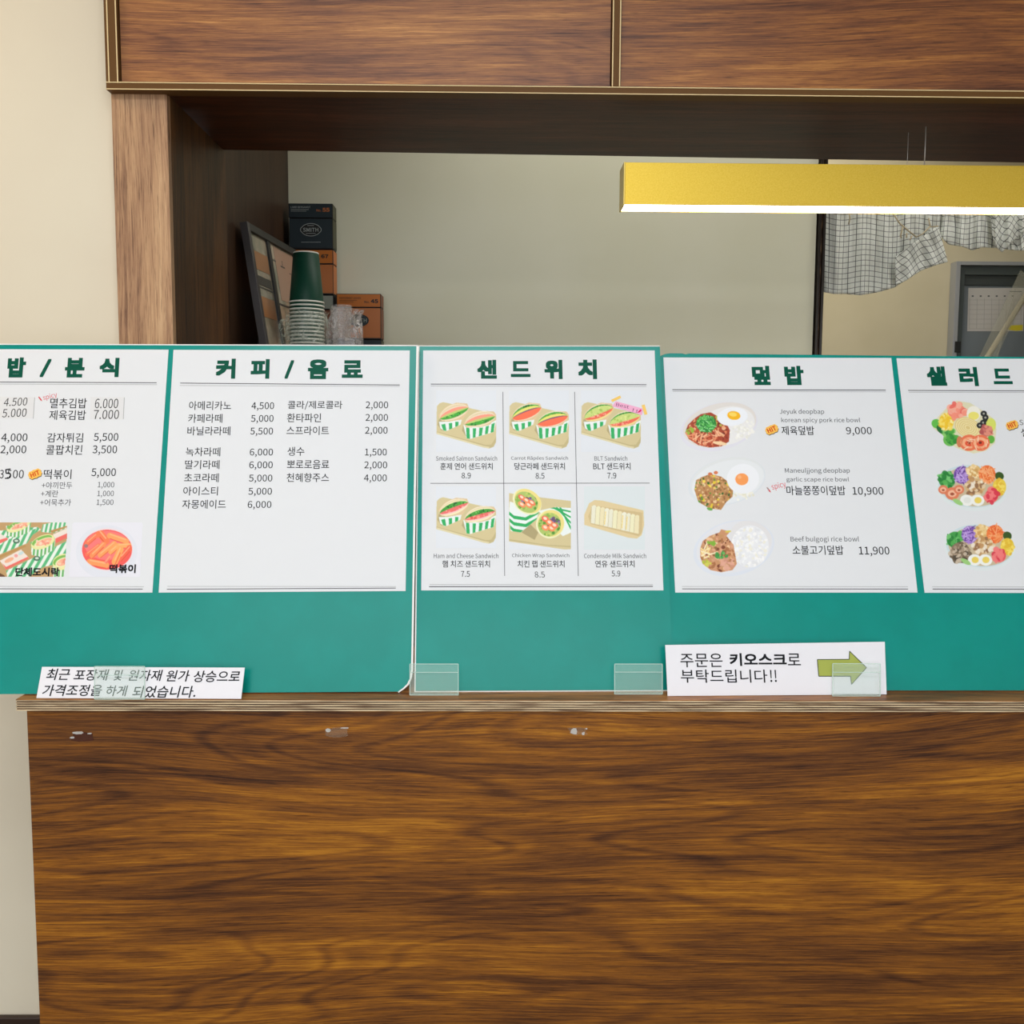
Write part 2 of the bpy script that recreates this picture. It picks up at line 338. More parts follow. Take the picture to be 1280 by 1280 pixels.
for px_ in (0, 1):
    q = lx0+1.5-.3; dd = (LD0+.02, LD1-.008)[px_]
    tube('suspension_wire', [(q, dd, lz1-.001), (q, dd, ZC-.0016)], .0009, M['steel'], lp)

# ------------------------------------------------------------------ lettering
FONT = None
_fp = os.path.join(bpy.utils.resource_path('LOCAL'), 'datafiles', 'fonts', 'Noto Sans CJK Regular.woff2')
try:
    if os.path.exists(_fp): FONT = bpy.data.fonts.load(_fp)
except Exception: FONT = None
_tc, _need, _jobs = {}, set(), []
def glyph_batch():
    """all strings of one slant in one text curve, a line each, split again by height"""
    for shear in sorted({k[1] for k in _need}):
        strs = sorted(k[0] for k in _need if k[1] == shear)
        cu = bpy.data.curves.new('t', 'FONT'); cu.body = '\n'.join(strs); cu.size = 1; cu.resolution_u = 3; cu.shear = shear
        cu.space_line = 3; cu.dimensions = '2D'; cu.fill_mode = 'FRONT'
        if FONT: cu.font = FONT
        o = bpy.data.objects.new('t', cu); COL.objects.link(o); dg = bpy.context.evaluated_depsgraph_get()
        me = bpy.data.meshes.new_from_object(o.evaluated_get(dg))
        n = len(me.vertices); v = np.zeros(n*3); me.vertices.foreach_get('co', v); v = v.reshape(-1, 3)[:, :2]
        order = np.argsort(-v[:, 1]); ys = v[order, 1]; row = np.zeros(n, int); row[order] = np.concatenate([[0], np.cumsum((ys[:-1]-ys[1:]) > .9)])
        faces = [[] for _ in strs]
        for p in me.polygons: faces[row[p.vertices[0]]].append(list(p.vertices))
        for k, t in enumerate(strs):
            idx = np.nonzero(row == k)[0]; mp_ = {int(q): i for i, q in enumerate(idx)}; w_ = v[idx]; lo, hi = w_.min(0), w_.max(0)
            _tc[(t, shear)] = ((w_-lo)/(hi-lo), [[mp_[q] for q in f] for f in faces[k]])
        bpy.data.objects.remove(o); bpy.data.curves.remove(cu); bpy.data.meshes.remove(me)
def flush_ink():
    glyph_batch()
    for ink_, o in _jobs:
        for a_ in ink_.q: ink_._text(*a_)
        og = origin(o.parent); me = o.data; me.from_pydata([Vector(p)-og for p in ink_.v], [], ink_.f)
        for k in ink_.mats: me.materials.append(k)
        me.polygons.foreach_set('material_index', ink_.m); me.update()
class Ink:
    """collects flat print on one sheet into one mesh; positions in photograph pixels turned into sheet coordinates"""
    def __init__(s, pl, h): s.pl, s.h, s.v, s.f, s.m, s.mats, s.q = pl, h, [], [], [], [], []
    def _mi(s, mat):
        if mat not in s.mats: s.mats.append(mat)
        return s.mats.index(mat)
    def add(s, pts, fs, mat):
        k = len(s.v); s.v += pts; s.f += [[i+k for i in q] for q in fs]; s.m += [s._mi(mat)]*len(fs)
    def text(s, t, xl, xr, yt, yb, mat, bold=0.0, dy=0.0, shear=0.0, h=0.0):
        _need.add((t, shear)); s.q.append((t, xl, xr, yt, yb, mat, bold, dy, shear, h))
    def _text(s, t, xl, xr, yt, yb, mat, bold, dy, shear, h):
        """glyph box from xl to xr and yt to yb; dy lifts the right end"""
        v, f = _tc[(t, shear)]; yc = (yt+yb)/2; xm = (xl+xr)/2
        a = Vector(s.pl.uv(xl, yc+dy/2)); b = Vector(s.pl.uv(xr, yc-dy/2))
        hh = (Vector(s.pl.uv(xm, yt))-Vector(s.pl.uv(xm, yb))).length
        ex = b-a; ey = Vector((-ex.y, ex.x)).normalized()*hh; a = a+Vector((0, 0))
        r = bold*hh*1.05
        offs = [(0, 0)] if bold < .003 else ([(i_*r, j_*r) for i_ in (-1, 0, 1) for j_ in (-1, 0, 1)] if bold > .015 else [(-r, 0), (r, 0), (0, r), (0, -r)])
        if bold > .015: ex = ex*(1-2*r/ex.length); a = a+ex.normalized()*r; ey = ey*(1-2*r/hh)
        for j, (ox, oy) in enumerate(offs):
            s.add([s.pl.at(*(a+ex*p[0]+ey*(p[1]-.5)+Vector((ox, oy))), s.h+h+j*.00001) for p in v], f, mat)
    def poly(s, pts, mat, h=0.0): s.add([s.pl.px(x, y, s.h+h) for x, y in pts][::-1], [list(range(len(pts)))], mat)
    def line(s, x0, y0, x1, y1, wpx, mat, h=0.0):
        L_ = math.hypot(x1-x0, y1-y0); nx, ny = -(y1-y0)/L_*wpx/2, (x1-x0)/L_*wpx/2
        s.poly([(x0-nx, y0-ny), (x1-nx, y1-ny), (x1+nx, y1+ny), (x0+nx, y0+ny)], mat, h)
    def stroke(s, pts, wpx, mat, h=0.0):
        for (a, b), (c, d) in zip(pts, pts[1:]): s.line(a, b, c, d, wpx, mat, h)
    def done(s, name, parent):
        me = bpy.data.meshes.new(name); o = bpy.data.objects.new(name, me); COL.objects.link(o); o.parent = parent
        o['kind'] = 'stuff'; _jobs.append((s, o)); return o

# ------------------------------------------------------------------ painter for the printed food photographs
KA = .80/lin(232)                                # photograph colour of white paper -> paper albedo
def alb(c): return np.array([lin(q) for q in c])*KA
class Pic:
    def __init__(s, x0, y0, x1, y1, bg, step=.62, ox=0, oy=0, z=1.0):
        s.r = (x0, y0, x1, y1); s.nx = int((x1-x0)/step)+2; s.ny = int((y1-y0)/step)+2; s.ox, s.oy, s.z = ox, oy, z
        s.X, s.Y = np.meshgrid(np.linspace(x0, x1, s.nx), np.linspace(y0, y1, s.ny)); s.X = (s.X-ox)*z; s.Y = (s.Y-oy)*z
        s.C = np.zeros((s.ny, s.nx, 3)); s.C[:] = bg; s.sf = step*z
    def blend(s, mask, col, a=1.0): mask = np.clip(mask, 0, 1)[..., None]*a; s.C = s.C*(1-mask)+np.array(col, float)*mask
    def _ss(s, fn, bb):
        out = np.zeros(s.X.shape); gx, gy = s.X[0], s.Y[:, 0]; d = s.sf*.25
        i0, i1 = np.searchsorted(gx, bb[0]-s.sf), np.searchsorted(gx, bb[2]+s.sf); j0, j1 = np.searchsorted(gy, bb[1]-s.sf), np.searchsorted(gy, bb[3]+s.sf)
        if i1 > i0 and j1 > j0:
            X, Y = s.X[j0:j1, i0:i1], s.Y[j0:j1, i0:i1]
            out[j0:j1, i0:i1] = sum(fn(X+i, Y+j).astype(float) for i in (-d, d) for j in (-d, d))/4
        return out
    def mpoly(s, pts):
        def fn(X, Y):
            ins = np.zeros(X.shape, bool); n = len(pts)
            for i in range(n):
                (ax, ay), (bx, by) = pts[i], pts[(i+1) % n]
                if ay == by: continue
                c = ((ay > Y) != (by > Y)) & (X < (bx-ax)*(Y-ay)/(by-ay)+ax); ins ^= c
            return ins
        return s._ss(fn, (min(q[0] for q in pts), min(q[1] for q in pts), max(q[0] for q in pts), max(q[1] for q in pts)))
    def poly(s, pts, col, a=1.0, clip=None):
        m_ = s.mpoly(pts); m_ = m_ if clip is None else m_*clip; s.blend(m_, col, a); return m_
    def mell(s, cx, cy, rx, ry, ang=0):
        c, n = math.cos(math.radians(ang)), math.sin(math.radians(ang))
        return s._ss(lambda X, Y: (((X-cx)*c+(Y-cy)*n)/rx)**2+((-(X-cx)*n+(Y-cy)*c)/ry)**2 < 1, (cx-max(rx, ry), cy-max(rx, ry), cx+max(rx, ry), cy+max(rx, ry)))
    def ell(s, cx, cy, rx, ry, ang, col, a=1.0, clip=None):
        m_ = s.mell(cx, cy, rx, ry, ang); m_ = m_ if clip is None else m_*clip; s.blend(m_, col, a); return m_
    def line(s, x0, y0, x1, y1, w_, col, a=1.0, clip=None):
        L_ = math.hypot(x1-x0, y1-y0) or 1; nx, ny = -(y1-y0)/L_*w_/2, (x1-x0)/L_*w_/2
        return s.poly([(x0-nx, y0-ny), (x1-nx, y1-ny), (x1+nx, y1+ny), (x0+nx, y0+ny)], col, a, clip)
    def bits(s, reg, cols, n, sz, rnd, asp=.5, a=.9, clip=None):
        cx, cy, rx, ry = reg
        for _ in range(n):
            an = rnd.uniform(0, 6.28); r = math.sqrt(rnd.random()); k = rnd.uniform(.6, 1.3)*sz
            s.ell(cx+math.cos(an)*r*rx, cy+math.sin(an)*r*ry, k, k*rnd.uniform(asp, 1), rnd.uniform(0, 180), rnd.choice(cols), a, clip)
    def strands(s, reg, cols, n, ln, wd, rnd, clip=None):
        cx, cy, rx, ry = reg
        for _ in range(n):
            an = rnd.uniform(0, 6.28); r = math.sqrt(rnd.random())*.85; x, y = cx+math.cos(an)*r*rx, cy+math.sin(an)*r*ry; d = rnd.uniform(0, 3.14)
            k = ln*rnd.uniform(.5, 1); s.line(x-math.cos(d)*k/2, y-math.sin(d)*k/2, x+math.cos(d)*k/2, y+math.sin(d)*k/2, wd, rnd.choice(cols), .95, clip)
    def rect_fade(s, r): pass
    def done(s, pl, parent, name, h, cut=None):
        x0, y0, x1, y1 = s.r
        gx, gy = np.meshgrid(np.linspace(x0, x1, s.nx), np.linspace(y0, y1, s.ny)); og = origin(parent)
        d = np.array(FW)+((gx-640)/F)[..., None]*np.array(RT)-((gy-640)/F)[..., None]*np.array(UP)
        vs = np.array(CO)+d*(((pl.O-CO).dot(pl.n))/(d@np.array(pl.n)))[..., None]+np.array(pl.n)*h-np.array(og)
        keep = np.ones((s.ny, s.nx), bool) if cut is None else cut > .5
        fs = [[j*s.nx+i, (j+1)*s.nx+i, (j+1)*s.nx+i+1, j*s.nx+i+1] for j in range(s.ny-1) for i in range(s.nx-1) if keep[j, i] and keep[j+1, i] and keep[j, i+1] and keep[j+1, i+1]]
        me = bpy.data.meshes.new(name); me.from_pydata(vs.reshape(-1, 3).tolist(), [], fs); me.materials.append(M['print'])
        o = bpy.data.objects.new(name, me); COL.objects.link(o); o.parent = parent; at = o.data.color_attributes.new('print', 'FLOAT_COLOR', 'POINT')
        c = np.clip(s.C, 0, 255)/255.; c = np.where(c <= .04045, c/12.92, ((c+.055)/1.055)**2.4)*KA
        at.data.foreach_set('color', np.concatenate([np.minimum(c, 1), np.ones((s.ny, s.nx, 1))], 2).ravel()); return o
def lens(a, b, up, dn, n=12):
    (ax, ay), (bx, by) = a, b; L_ = math.hypot(bx-ax, by-ay); nx, ny = (by-ay)/L_, -(bx-ax)/L_; r = []
    for i in range(n+1): t = i/n; k = math.sin(math.pi*t)**.55*up; r.append((ax+(bx-ax)*t+nx*k, ay+(by-ay)*t+ny*k))
    for i in range(1, n): t = 1-i/n; k = math.sin(math.pi*t)**.55*dn; r.append((ax+(bx-ax)*t-nx*k, ay+(by-ay)*t-ny*k))
    return r
mp = bpy.data.materials.new('printed_colours'); mp.use_nodes = True; M['print'] = mp
at = mp.node_tree.nodes.new('ShaderNodeAttribute'); at.attribute_name = 'print'
mp.node_tree.links.new(at.outputs['Color'], mp.node_tree.nodes['Principled BSDF'].inputs['Base Color'])
mp.node_tree.nodes['Principled BSDF'].inputs['Roughness'].default_value = .5; mp.node_tree.nodes['Principled BSDF'].inputs['Specular IOR Level'].default_value = .25
def ink(name, c, rough=.5): return pmat(name, tuple(lin(q)*KA for q in c)+(1,), rough, spec=.12)
PAPER = (228, 231, 237)
M['paper'] = ink('white_paper', PAPER)
M['dark'] = ink('dark_ink', (22, 24, 30)); M['grey'] = ink('grey_ink', (74, 76, 82)); M['rule'] = ink('rule_ink', (104, 104, 110)); M['rulelight'] = ink('rule_ink_light', (176, 178, 182))
M['green'] = ink('green_ink', (0, 84, 66)); M['red'] = ink('red_ink', (222, 84, 92)); M['hit'] = ink('hit_yellow', (250, 196, 92)); M['hitred'] = ink('hit_red', (214, 70, 30))
M['pen'] = ink('pen_ink', (60, 60, 62)); M['patch'] = ink('price_patch', (226, 227, 231))
M['board'] = ramp_noise('green_board_print', rgb(0, 139, 130), rgb(0, 143, 134), 14, rough=.28, spec=.26, stretch=(1, 1, 1))
M['foam'] = pmat('white_foam_edge', rgb(240, 240, 240), .6)
M['board_back'] = pmat('kraft_back', rgb(226, 226, 224), .7)

# ------------------------------------------------------------------ menu boards
def board_plane(pl_, pr_, tilt):
    A, B = PZ(*pl_, ZT), PZ(*pr_, ZT); u = (B-A).normalized(); hh = Vector((-u.y, u.x, 0)); t = math.radians(tilt)
    return Plane(A, u, hh*math.sin(t)+Vector((0, 0, 1))*math.cos(t))
def board(pl, outline, label, edge=.005, support=((.12, .3),)):
    pts = [pl.px(x, y) for x, y in outline]; pts = [p + pl.v*max(0, (ZT+.0018-p.z)/pl.v.z) for p in pts]; c = sum(pts, Vector())/len(pts)
    root = empty('menu_board', (c.x, min(p.y for p in pts)+.01, ZT), label, 'menu board')
    pts = pts[::-1]
    slab('foam_panel', pts, edge, pl.n, [M['board']][0], root, M['foam'])
    for a_, w_ in support:                       # folding easel strut behind the panel
        top = pl.at(a_, .40, -edge-.001); foot = Vector((top.x, top.y+.11, ZT+.0015))
        hexa('easel_strut', [top+Vector((-.03, 0, 0)), top+Vector((.03, 0, 0)), foot+Vector((.05, 0, 0)), foot+Vector((-.05, 0, 0))],
             [top+Vector((-.03, .003, 0)), top+Vector((.03, .003, 0)), foot+Vector((.05, .003, 0)), foot+Vector((-.05, .003, 0))], M['board_back'], root)
    return root
def sheet(pl, root, cs):
    pts = [pl.px(x, y, .0006) for x, y in cs][::-1]
    return slab('menu_sheet', pts, .0005, pl.n, M['paper'], root)
HI = .0008
B1 = board_plane((191.5, 868), (505, 866), 15.2)
B2 = board_plane((519.5, 865), (842.5, 864), 16.5)
B3 = board_plane((846, 866), (1167, 866), 18.8)
out1 = [(523.0, 431.8), (519.6, 620), (516.9, 800), (516.2, 838), (514.6, 848), (511, 856), (505.2, 861.2), (498.6, 865.8), (490, 866.4), (300, 867.5), (-70, 869), (-48, 430)]
b1 = board(B1, out1, 'wide green menu board with coffee and snack price lists at the left', support=((-.12, 0), (.22, 0)))
out2 = [(824.8, 432.6), (842.3, 863.5), (517.8, 865), (523.4, 432.4)]
b2 = board(B2, out2, 'narrow green menu board with six sandwich photos in the middle', support=((.21, 0),))
# the right board stands a hair behind the middle one, its top-left corner creased
out3 = [(1400, 447.5), (1440, 867), (839, 866), (822.5, 446.5), (827, 444.2), (832, 442.4), (838, 441.6), (853, 441.8), (857, 442.8), (861, 442.0), (1120, 444.6)]
B3.O -= B3.n*.0065
b3 = board(B3, out3, 'wide green menu board with rice bowls and salads at the right', support=((.25, 0), (.6, 0)))
def white_edge(pl, root, strokes):
    for pts in strokes:
        I = Ink(pl, .0004); L_, R_ = pts
        for i in range(len(L_)-1): I.poly([L_[i], R_[i], R_[i+1], L_[i+1]][::1], M['foam'])
        o = I.done('white_edge', root); del o['kind']
e1 = [(523.0, 431.8), (519.6, 620), (516.9, 800), (516.2, 838), (514.6, 848), (511, 856), (505.2, 861.2), (498.6, 865.8)]
i1 = [(520.6, 431.8), (517.2, 620), (514.6, 800), (513.8, 838), (512.2, 848), (508.8, 855), (504, 859.8), (497, 864.9)]
white_edge(B1, b1, [(i1, e1), ([(-48, 429.6), (523, 431.4)], [(-48, 430.9), (523, 432.7)])])
white_edge(B2, b2, [([(523.0, 432.4), (517.9, 865)], [(524.3, 432.4), (519.5, 865)]), ([(524, 432.0), (824.8, 432.2)], [(524, 433.0), (824.8, 433.2)]), ([(519, 864.0), (842, 862.6)], [(519, 865.3), (842, 863.8)])])
# ---- sheet: kimbap / snacks
s1a = sheet(B1, b1, [(-62, 436.5), (210.8, 437.2), (190.6, 740.8), (-66, 741)])
s1b = sheet(B1, b1, [(217, 437.4), (512.2, 438.2), (507, 738.8), (198.5, 740.8)])
s2 = sheet(B2, b2, [(529, 438.2), (818.2, 438.2), (829.2, 738), (526.6, 738)])
s3a = sheet(B3, b3, [(829.2, 447), (1114, 447.6), (1146.8, 740.8), (844, 740.8)])
s3b = sheet(B3, b3, [(1120.5, 448), (1372, 448.8), (1412, 741.5), (1155.6, 741)])
def rules(pl, par, segs):
    I = Ink(pl, HI)
    for x0, y0, x1, y1, w_, mt in segs: I.line(x0, y0, x1, y1, w_, M[mt])
    I.done('rule_lines', par)
rules(B1, s1a, [(-50, 477.5, 196, 478.6, 1.0, 'rule'), (-50, 480, 196.5, 481, .6, 'rulelight'), (-56, 733, 180, 733.4, .6, 'rulelight'), (-56, 736, 178.5, 736.4, 1.0, 'rule')])
rules(B1, s1b, [(225.5, 479, 499.7, 481.4, 1.0, 'rule'), (225, 482, 499.7, 483.2, .6, 'rulelight'), (209.3, 733, 495, 733.3, .6, 'rulelight'), (208.8, 736.6, 494.8, 735.2, 1.0, 'rule')])
rules(B2, s2, [(538.6, 480.3, 808, 481, 1.0, 'rule'), (538.6, 482.6, 808, 483.2, .6, 'rulelight'), (537, 730.6, 816, 730.6, .6, 'rulelight'), (536.4, 733.4, 816, 733, 1.2, 'rule'),
               (628.6, 490, 630.8, 720, .75, 'rule'), (718.2, 490, 722.8, 720, .75, 'rule'), (538, 604.3, 812, 604, .75, 'rule')])
rules(B3, s3a, [(840.4, 487.3, 1107, 487.8, 1.1, 'rule'), (840.6, 489.6, 1107.2, 490, .6, 'rulelight'), (852.4, 733.2, 1134.6, 733.4, .6, 'rulelight'), (852.6, 736.2, 1134.9, 736.4, 1.0, 'rule')])
rules(B3, s3b, [(1135, 488.2, 1360, 489, 1.0, 'rule'), (1135.6, 490.4, 1360, 491, .6, 'rulelight'), (1165, 733.6, 1400, 734, .6, 'rulelight'), (1165.5, 736.4, 1400, 736.8, 1.1, 'rule')])
def title(pl, par, chars, mt='green'):
    for ch, xl, xr, yt, yb in chars:
        I = Ink(pl, HI); I.text(ch, xl, xr, yt, yb, M[mt], bold=.05 if ch != '/' else .04); o = I.done('heading_letter', par); del o['kind']
def badge(I, cx, cy, w_, hgt, ang):
    c, s_ = math.cos(math.radians(ang)), math.sin(math.radians(ang))
    def q(x, y): return (cx+x*c+y*s_, cy-x*s_+y*c)
    pts = []
    for k in range(20):
        an = 2*math.pi*k/20; r = 1.0 if k % 2 else .9; cx_, sy_ = math.cos(an), math.sin(an)
        sq = max(abs(cx_), abs(sy_))**.6; pts.append(q(w_/2*cx_/sq*r, hgt/2*sy_/sq*r))
    I.poly([(x+.5, y+.9) for x, y in pts], M['grey'], -.00005); I.poly(pts, M['hit'])
    a, b = q(-w_*.33, 0), q(w_*.33, 0)
    I.text('HIT', a[0], b[0], cy-hgt*.27, cy+hgt*.27, M['hitred'], bold=.03, dy=a[1]-b[1], h=.0001)
def pepper(I, x, y, s_=1.0):
    I.poly([(x, y), (x+1.2*s_, y-.9*s_), (x+4.2*s_, y+2.6*s_), (x+5.8*s_, y+5.8*s_), (x+3.2*s_, y+4.6*s_)], M['red'])
# kimbap / snack sheet
title(B1, s1a, [('밥', 9.5, 32.5, 447, 472), ('/', 50.5, 64, 449, 471.5), ('분', 81.5, 106, 447.5, 472), ('식', 124.5, 149, 447.5, 471.5), ('김', -46, -24, 447, 472)])
I = Ink(B1, HI)
for t, xl, xr, yt, yb, mt in [
    ('4,000', 2, 34.5, 542, 554, 'dark'), ('2,000', 1, 33, 557, 569, 'dark'), ('3', 0, 5, 587.5, 598, 'dark'), ('00', 16.5, 30, 587.5, 598, 'dark'),
    ('멸추김밥', 63, 108.5, 498, 510.5, 'dark'), ('제육김밥', 62, 107.5, 513, 525, 'dark'),
    ('감자튀김', 59.5, 104, 541.5, 553, 'dark'), ('콜팝치킨', 58, 103, 556.5, 568.5, 'dark'),
    ('5,500', 117.5, 148, 541.5, 553.5, 'dark'), ('3,500', 116, 146.5, 557, 569, 'dark'),
    ('떡볶이', 55, 89.5, 587, 599, 'dark'), ('5,000', 114.5, 145, 585.5, 597.5, 'dark'),
    ('+야끼만두', 52.5, 90.5, 602.5, 611, 'grey'), ('+계란', 51.5, 73, 613, 621.5, 'grey'), ('+어묵추가', 50.5, 89, 624, 632.5, 'grey'),
    ('1,000', 122.5, 143, 602.5, 611, 'grey'), ('1,000', 122, 142.5, 613.5, 622, 'grey'), ('1,500', 121, 142, 624.5, 633, 'grey')]:
    I.text(t, xl, xr, yt, yb, M[mt], bold=.004 if mt == 'dark' else 0)
I.poly([(113.5, 496.5), (155.5, 496.5), (154, 524.5), (112.5, 524.5)], M['patch'], -.0001)
I.poly([(-4, 496), (43.5, 496.5), (41.5, 523), (-5, 523)], M['patch'], -.0001)
I.line(43.6, 497, 41.8, 523.5, .8, M['rulelight']); I.line(155.6, 497, 154.4, 524, .8, M['rulelight'])
I.text('4.500', 5, 34.5, 497.5, 507.5, M['pen'], dy=1, shear=.15); I.text('5.000', 3, 33.5, 511, 521.5, M['pen'], dy=1, shear=.1)
I.text('6.000', 119, 148, 498.5, 510.5, M['pen'], shear=.05); I.text('7.000', 117.5, 149, 512.5, 524, M['pen'], shear=.05)
I.stroke([(7.5, 587), (8, 592), (12, 591), (13.5, 594.5), (11, 598), (6.5, 598)], 1.5, M['dark'], .0001); I.stroke([(7.5, 587.3), (13.5, 586.4)], 1.5, M['dark'], .0001)
I.text('5', 9.3, 14.5, 587.8, 598.2, M['dark'])
pepper(I, 48, 496.5, .9); I.text('spicy', 54, 71.5, 492, 500, M['red'], dy=4.5)
badge(I, 44, 592.5, 18, 11, 22)
I.done('lettering', s1a)
# printed photos on the snack sheet
rnd = random.Random(4)
p = Pic(-14, 652.5, 84, 721, PAPER, ox=0, oy=640, z=6.4)
clip = p.mpoly([(-90, 82), (530, 82), (543, 92), (540, 200), (518, 512), (508, 522), (-90, 522)])
p.blend(clip, (196, 160, 112))
def stripes(p, pts, ang, per, off, g=(92, 186, 128), w_=(238, 244, 238), clip=None, duty=.5):
    m_ = p.mpoly(pts); m_ = m_ if clip is None else m_*clip; p.blend(m_, w_)
    c, s_ = math.cos(math.radians(ang)), math.sin(math.radians(ang)); ph = ((p.X*c+p.Y*s_-off)/per) % 1
    p.blend(m_*np.clip((duty/2-abs(ph-.5))*per/p.sf/1+.5, 0, 1), g)
stripes(p, [(-90, 190), (0, 150), (300, 120), (330, 140), (100, 290), (-90, 380)], 30, 44, 0, clip=clip)
stripes(p, [(60, 225), (240, 150), (300, 130), (220, 250), (-10, 345), (-30, 290)], 25, 46, 10, clip=clip)
stripes(p, [(330, 160), (345, 100), (430, 82), (540, 82), (535, 130), (430, 170)], 12, 34, 0, clip=clip)
stripes(p, [(160, 420), (540, 230), (540, 400), (350, 440), (230, 520), (60, 520), (50, 470)], 30, 48, 16, clip=clip)
p.poly([(-90, 385), (200, 262), (215, 275), (-90, 410)], (190, 148, 92), clip=clip)
p.poly([(400, 150), (540, 110), (540, 122), (415, 170)], (190, 148, 92), clip=clip)
p.poly([(-90, 440), (40, 510), (40, 522), (-90, 522)], (110, 76, 52), clip=clip)
for q in (([(0, 390), (170, 300), (232, 365), (50, 460)], [(20, 410), (50, 440), (225, 358), (232, 372), (50, 462)]), ([(425, 180), (540, 130), (540, 200), (450, 245)], [(440, 215), (540, 170), (540, 205), (450, 250)]), ([(-90, 215), (0, 170), (70, 215), (-20, 262)], [(-60, 240), (60, 205), (65, 222), (-20, 264)])):
    p.poly(q[0], (240, 228, 220), clip=clip); p.poly(q[1], (238, 112, 104), clip=clip)
p.ell(75, 385, 40, 16, -25, (244, 168, 130), .8, clip); p.ell(170, 330, 24, 12, -30, (190, 220, 226), .8, clip); p.ell(130, 350, 15, 14, 0, (240, 150, 150), .8, clip)
def roll(cx, cy, rx, ry, wrap):
    stripes(p, [(cx-rx, cy), (cx+rx, cy-ry*.7), (cx+rx*.9, cy+ry*1.2), (cx-rx*.2, cy+ry*2.3), (cx-rx*.9, cy+ry*2)], 5, 30, cx, g=(104, 182, 104), clip=clip)
    p.ell(cx, cy, rx, ry, -22, (236, 232, 170), 1, clip); p.ell(cx-8, cy-12, rx*.85, ry*.6, -22, (130, 190, 92), 1, clip); p.ell(cx+4, cy+2, rx*.78, ry*.55, -22, (238, 236, 190), 1, clip)
    p.ell(cx+8, cy, rx*.68, ry*.42, -22, (248, 180, 150), 1, clip); p.bits((cx+8, cy, rx*.6, ry*.35), [(250, 196, 160), (240, 150, 130), (250, 220, 200)], 14, 12, rnd, clip=clip)
roll(150, 112, 100, 40, 0); roll(345, 240, 100, 52, 0); roll(500, 400, 80, 62, 0)
for cx, cy in ((133, 233), (297, 372)): p.ell(cx, cy, 28, 20, 0, (70, 110, 88), .9, clip); p.ell(cx, cy-2, 15, 9, 0, (214, 228, 216), 1, clip)
ld = p.done(B1, s1a, 'printed_photo', HI, clip)
p = Pic(85, 652.5, 180.5, 722.5, PAPER, ox=0, oy=640, z=6.4)
clip = p.mpoly([(590, 82), (1135, 82), (1146, 95), (1125, 515), (1112, 524), (556, 524), (550, 510), (578, 95)])
p.blend(clip, (232, 233, 244)); p.ell(855, 320, 245, 215, 0, (224, 228, 240), .7, clip); p.ell(860, 300, 205, 172, 0, (240, 222, 228), .6, clip)
dish = p.ell(858, 302, 200, 160, 0, (246, 96, 92), 1, clip); p.ell(858, 268, 178, 116, 0, (250, 138, 140), .7, clip*dish)
for a_, b_, c_, d_, w_, cl in [(700, 250, 770, 190, 40, (250, 128, 92)), (800, 170, 850, 230, 60, (248, 130, 88)), (880, 190, 1010, 235, 46, (252, 166, 104)), (700, 340, 790, 270, 34, (250, 120, 90)), (740, 350, 830, 260, 44, (250, 150, 96)), (805, 345, 915, 255, 44, (252, 164, 100)), (890, 320, 950, 270, 42, (254, 172, 104)), (950, 272, 1035, 268, 38, (254, 176, 108)), (970, 370, 1040, 290, 50, (246, 110, 84)), (920, 400, 965, 300, 50, (254, 170, 100)), (720, 400, 850, 425, 50, (252, 160, 100)), (850, 400, 880, 360, 26, (250, 140, 120))]:
    p.line(a_, b_, c_, d_, w_, cl, 1, dish); p.ell(a_, b_, w_/2, w_/2, 0, cl, 1, dish); p.ell(c_, d_, w_/2, w_/2, 0, cl, 1, dish)
    p.line(a_, b_-w_*.28, c_, d_-w_*.28, w_*.16, (255, 206, 160), .7, dish); p.line(a_, b_+w_*.5, c_, d_+w_*.5, w_*.14, (228, 72, 64), .7, dish)
p.ell(690, 272, 16, 15, 0, (150, 130, 130), .9, dish)
tk = p.done(B1, s1a, 'printed_photo', HI, clip)
I = Ink(B1, HI+.0003); I.text('단체도시락', 19.5, 74.5, 709.5, 720.5, M['dark'], bold=.035); I.text('떡볶이', 137, 170, 705.5, 716.5, M['dark'], bold=.035)
I.done('photo_caption', s1a)
# coffee / drinks sheet
title(B1, s1b, [('커', 270, 294.5, 448.5, 473.5), ('피', 313.5, 337, 449, 473.5), ('/', 356, 367.5, 450.5, 473.5), ('음', 385, 410.5, 449.5, 474), ('료', 427.5, 453.5, 450.5, 472.5)])
I = Ink(B1, HI)
for t, xl, xr, y in [('아메리카노', 236.5, 289, 507), ('카페라떼', 235.5, 278, 523), ('바닐라라떼', 234.5, 288, 538.7), ('녹차라떼', 232.5, 275.5, 564.8), ('딸기라떼', 231.5, 274.5, 580.8), ('초코라떼', 230.5, 273.5, 597.2), ('아이스티', 229.3, 272.5, 613.8), ('자몽에이드', 228, 282.5, 630.3),
                     ('콜라/제로콜라', 360, 428, 506.6), ('환타파인', 359, 401.3, 522.3), ('스프라이트', 358.4, 411.3, 538.3), ('생수', 359.5, 380.5, 564.2), ('뽀로로음료', 359, 411.5, 580.5), ('천혜향주스', 358.5, 411.3, 597)]:
    I.text(t, xl, xr, y-5.4, y+5.6, M['dark'], bold=.004)
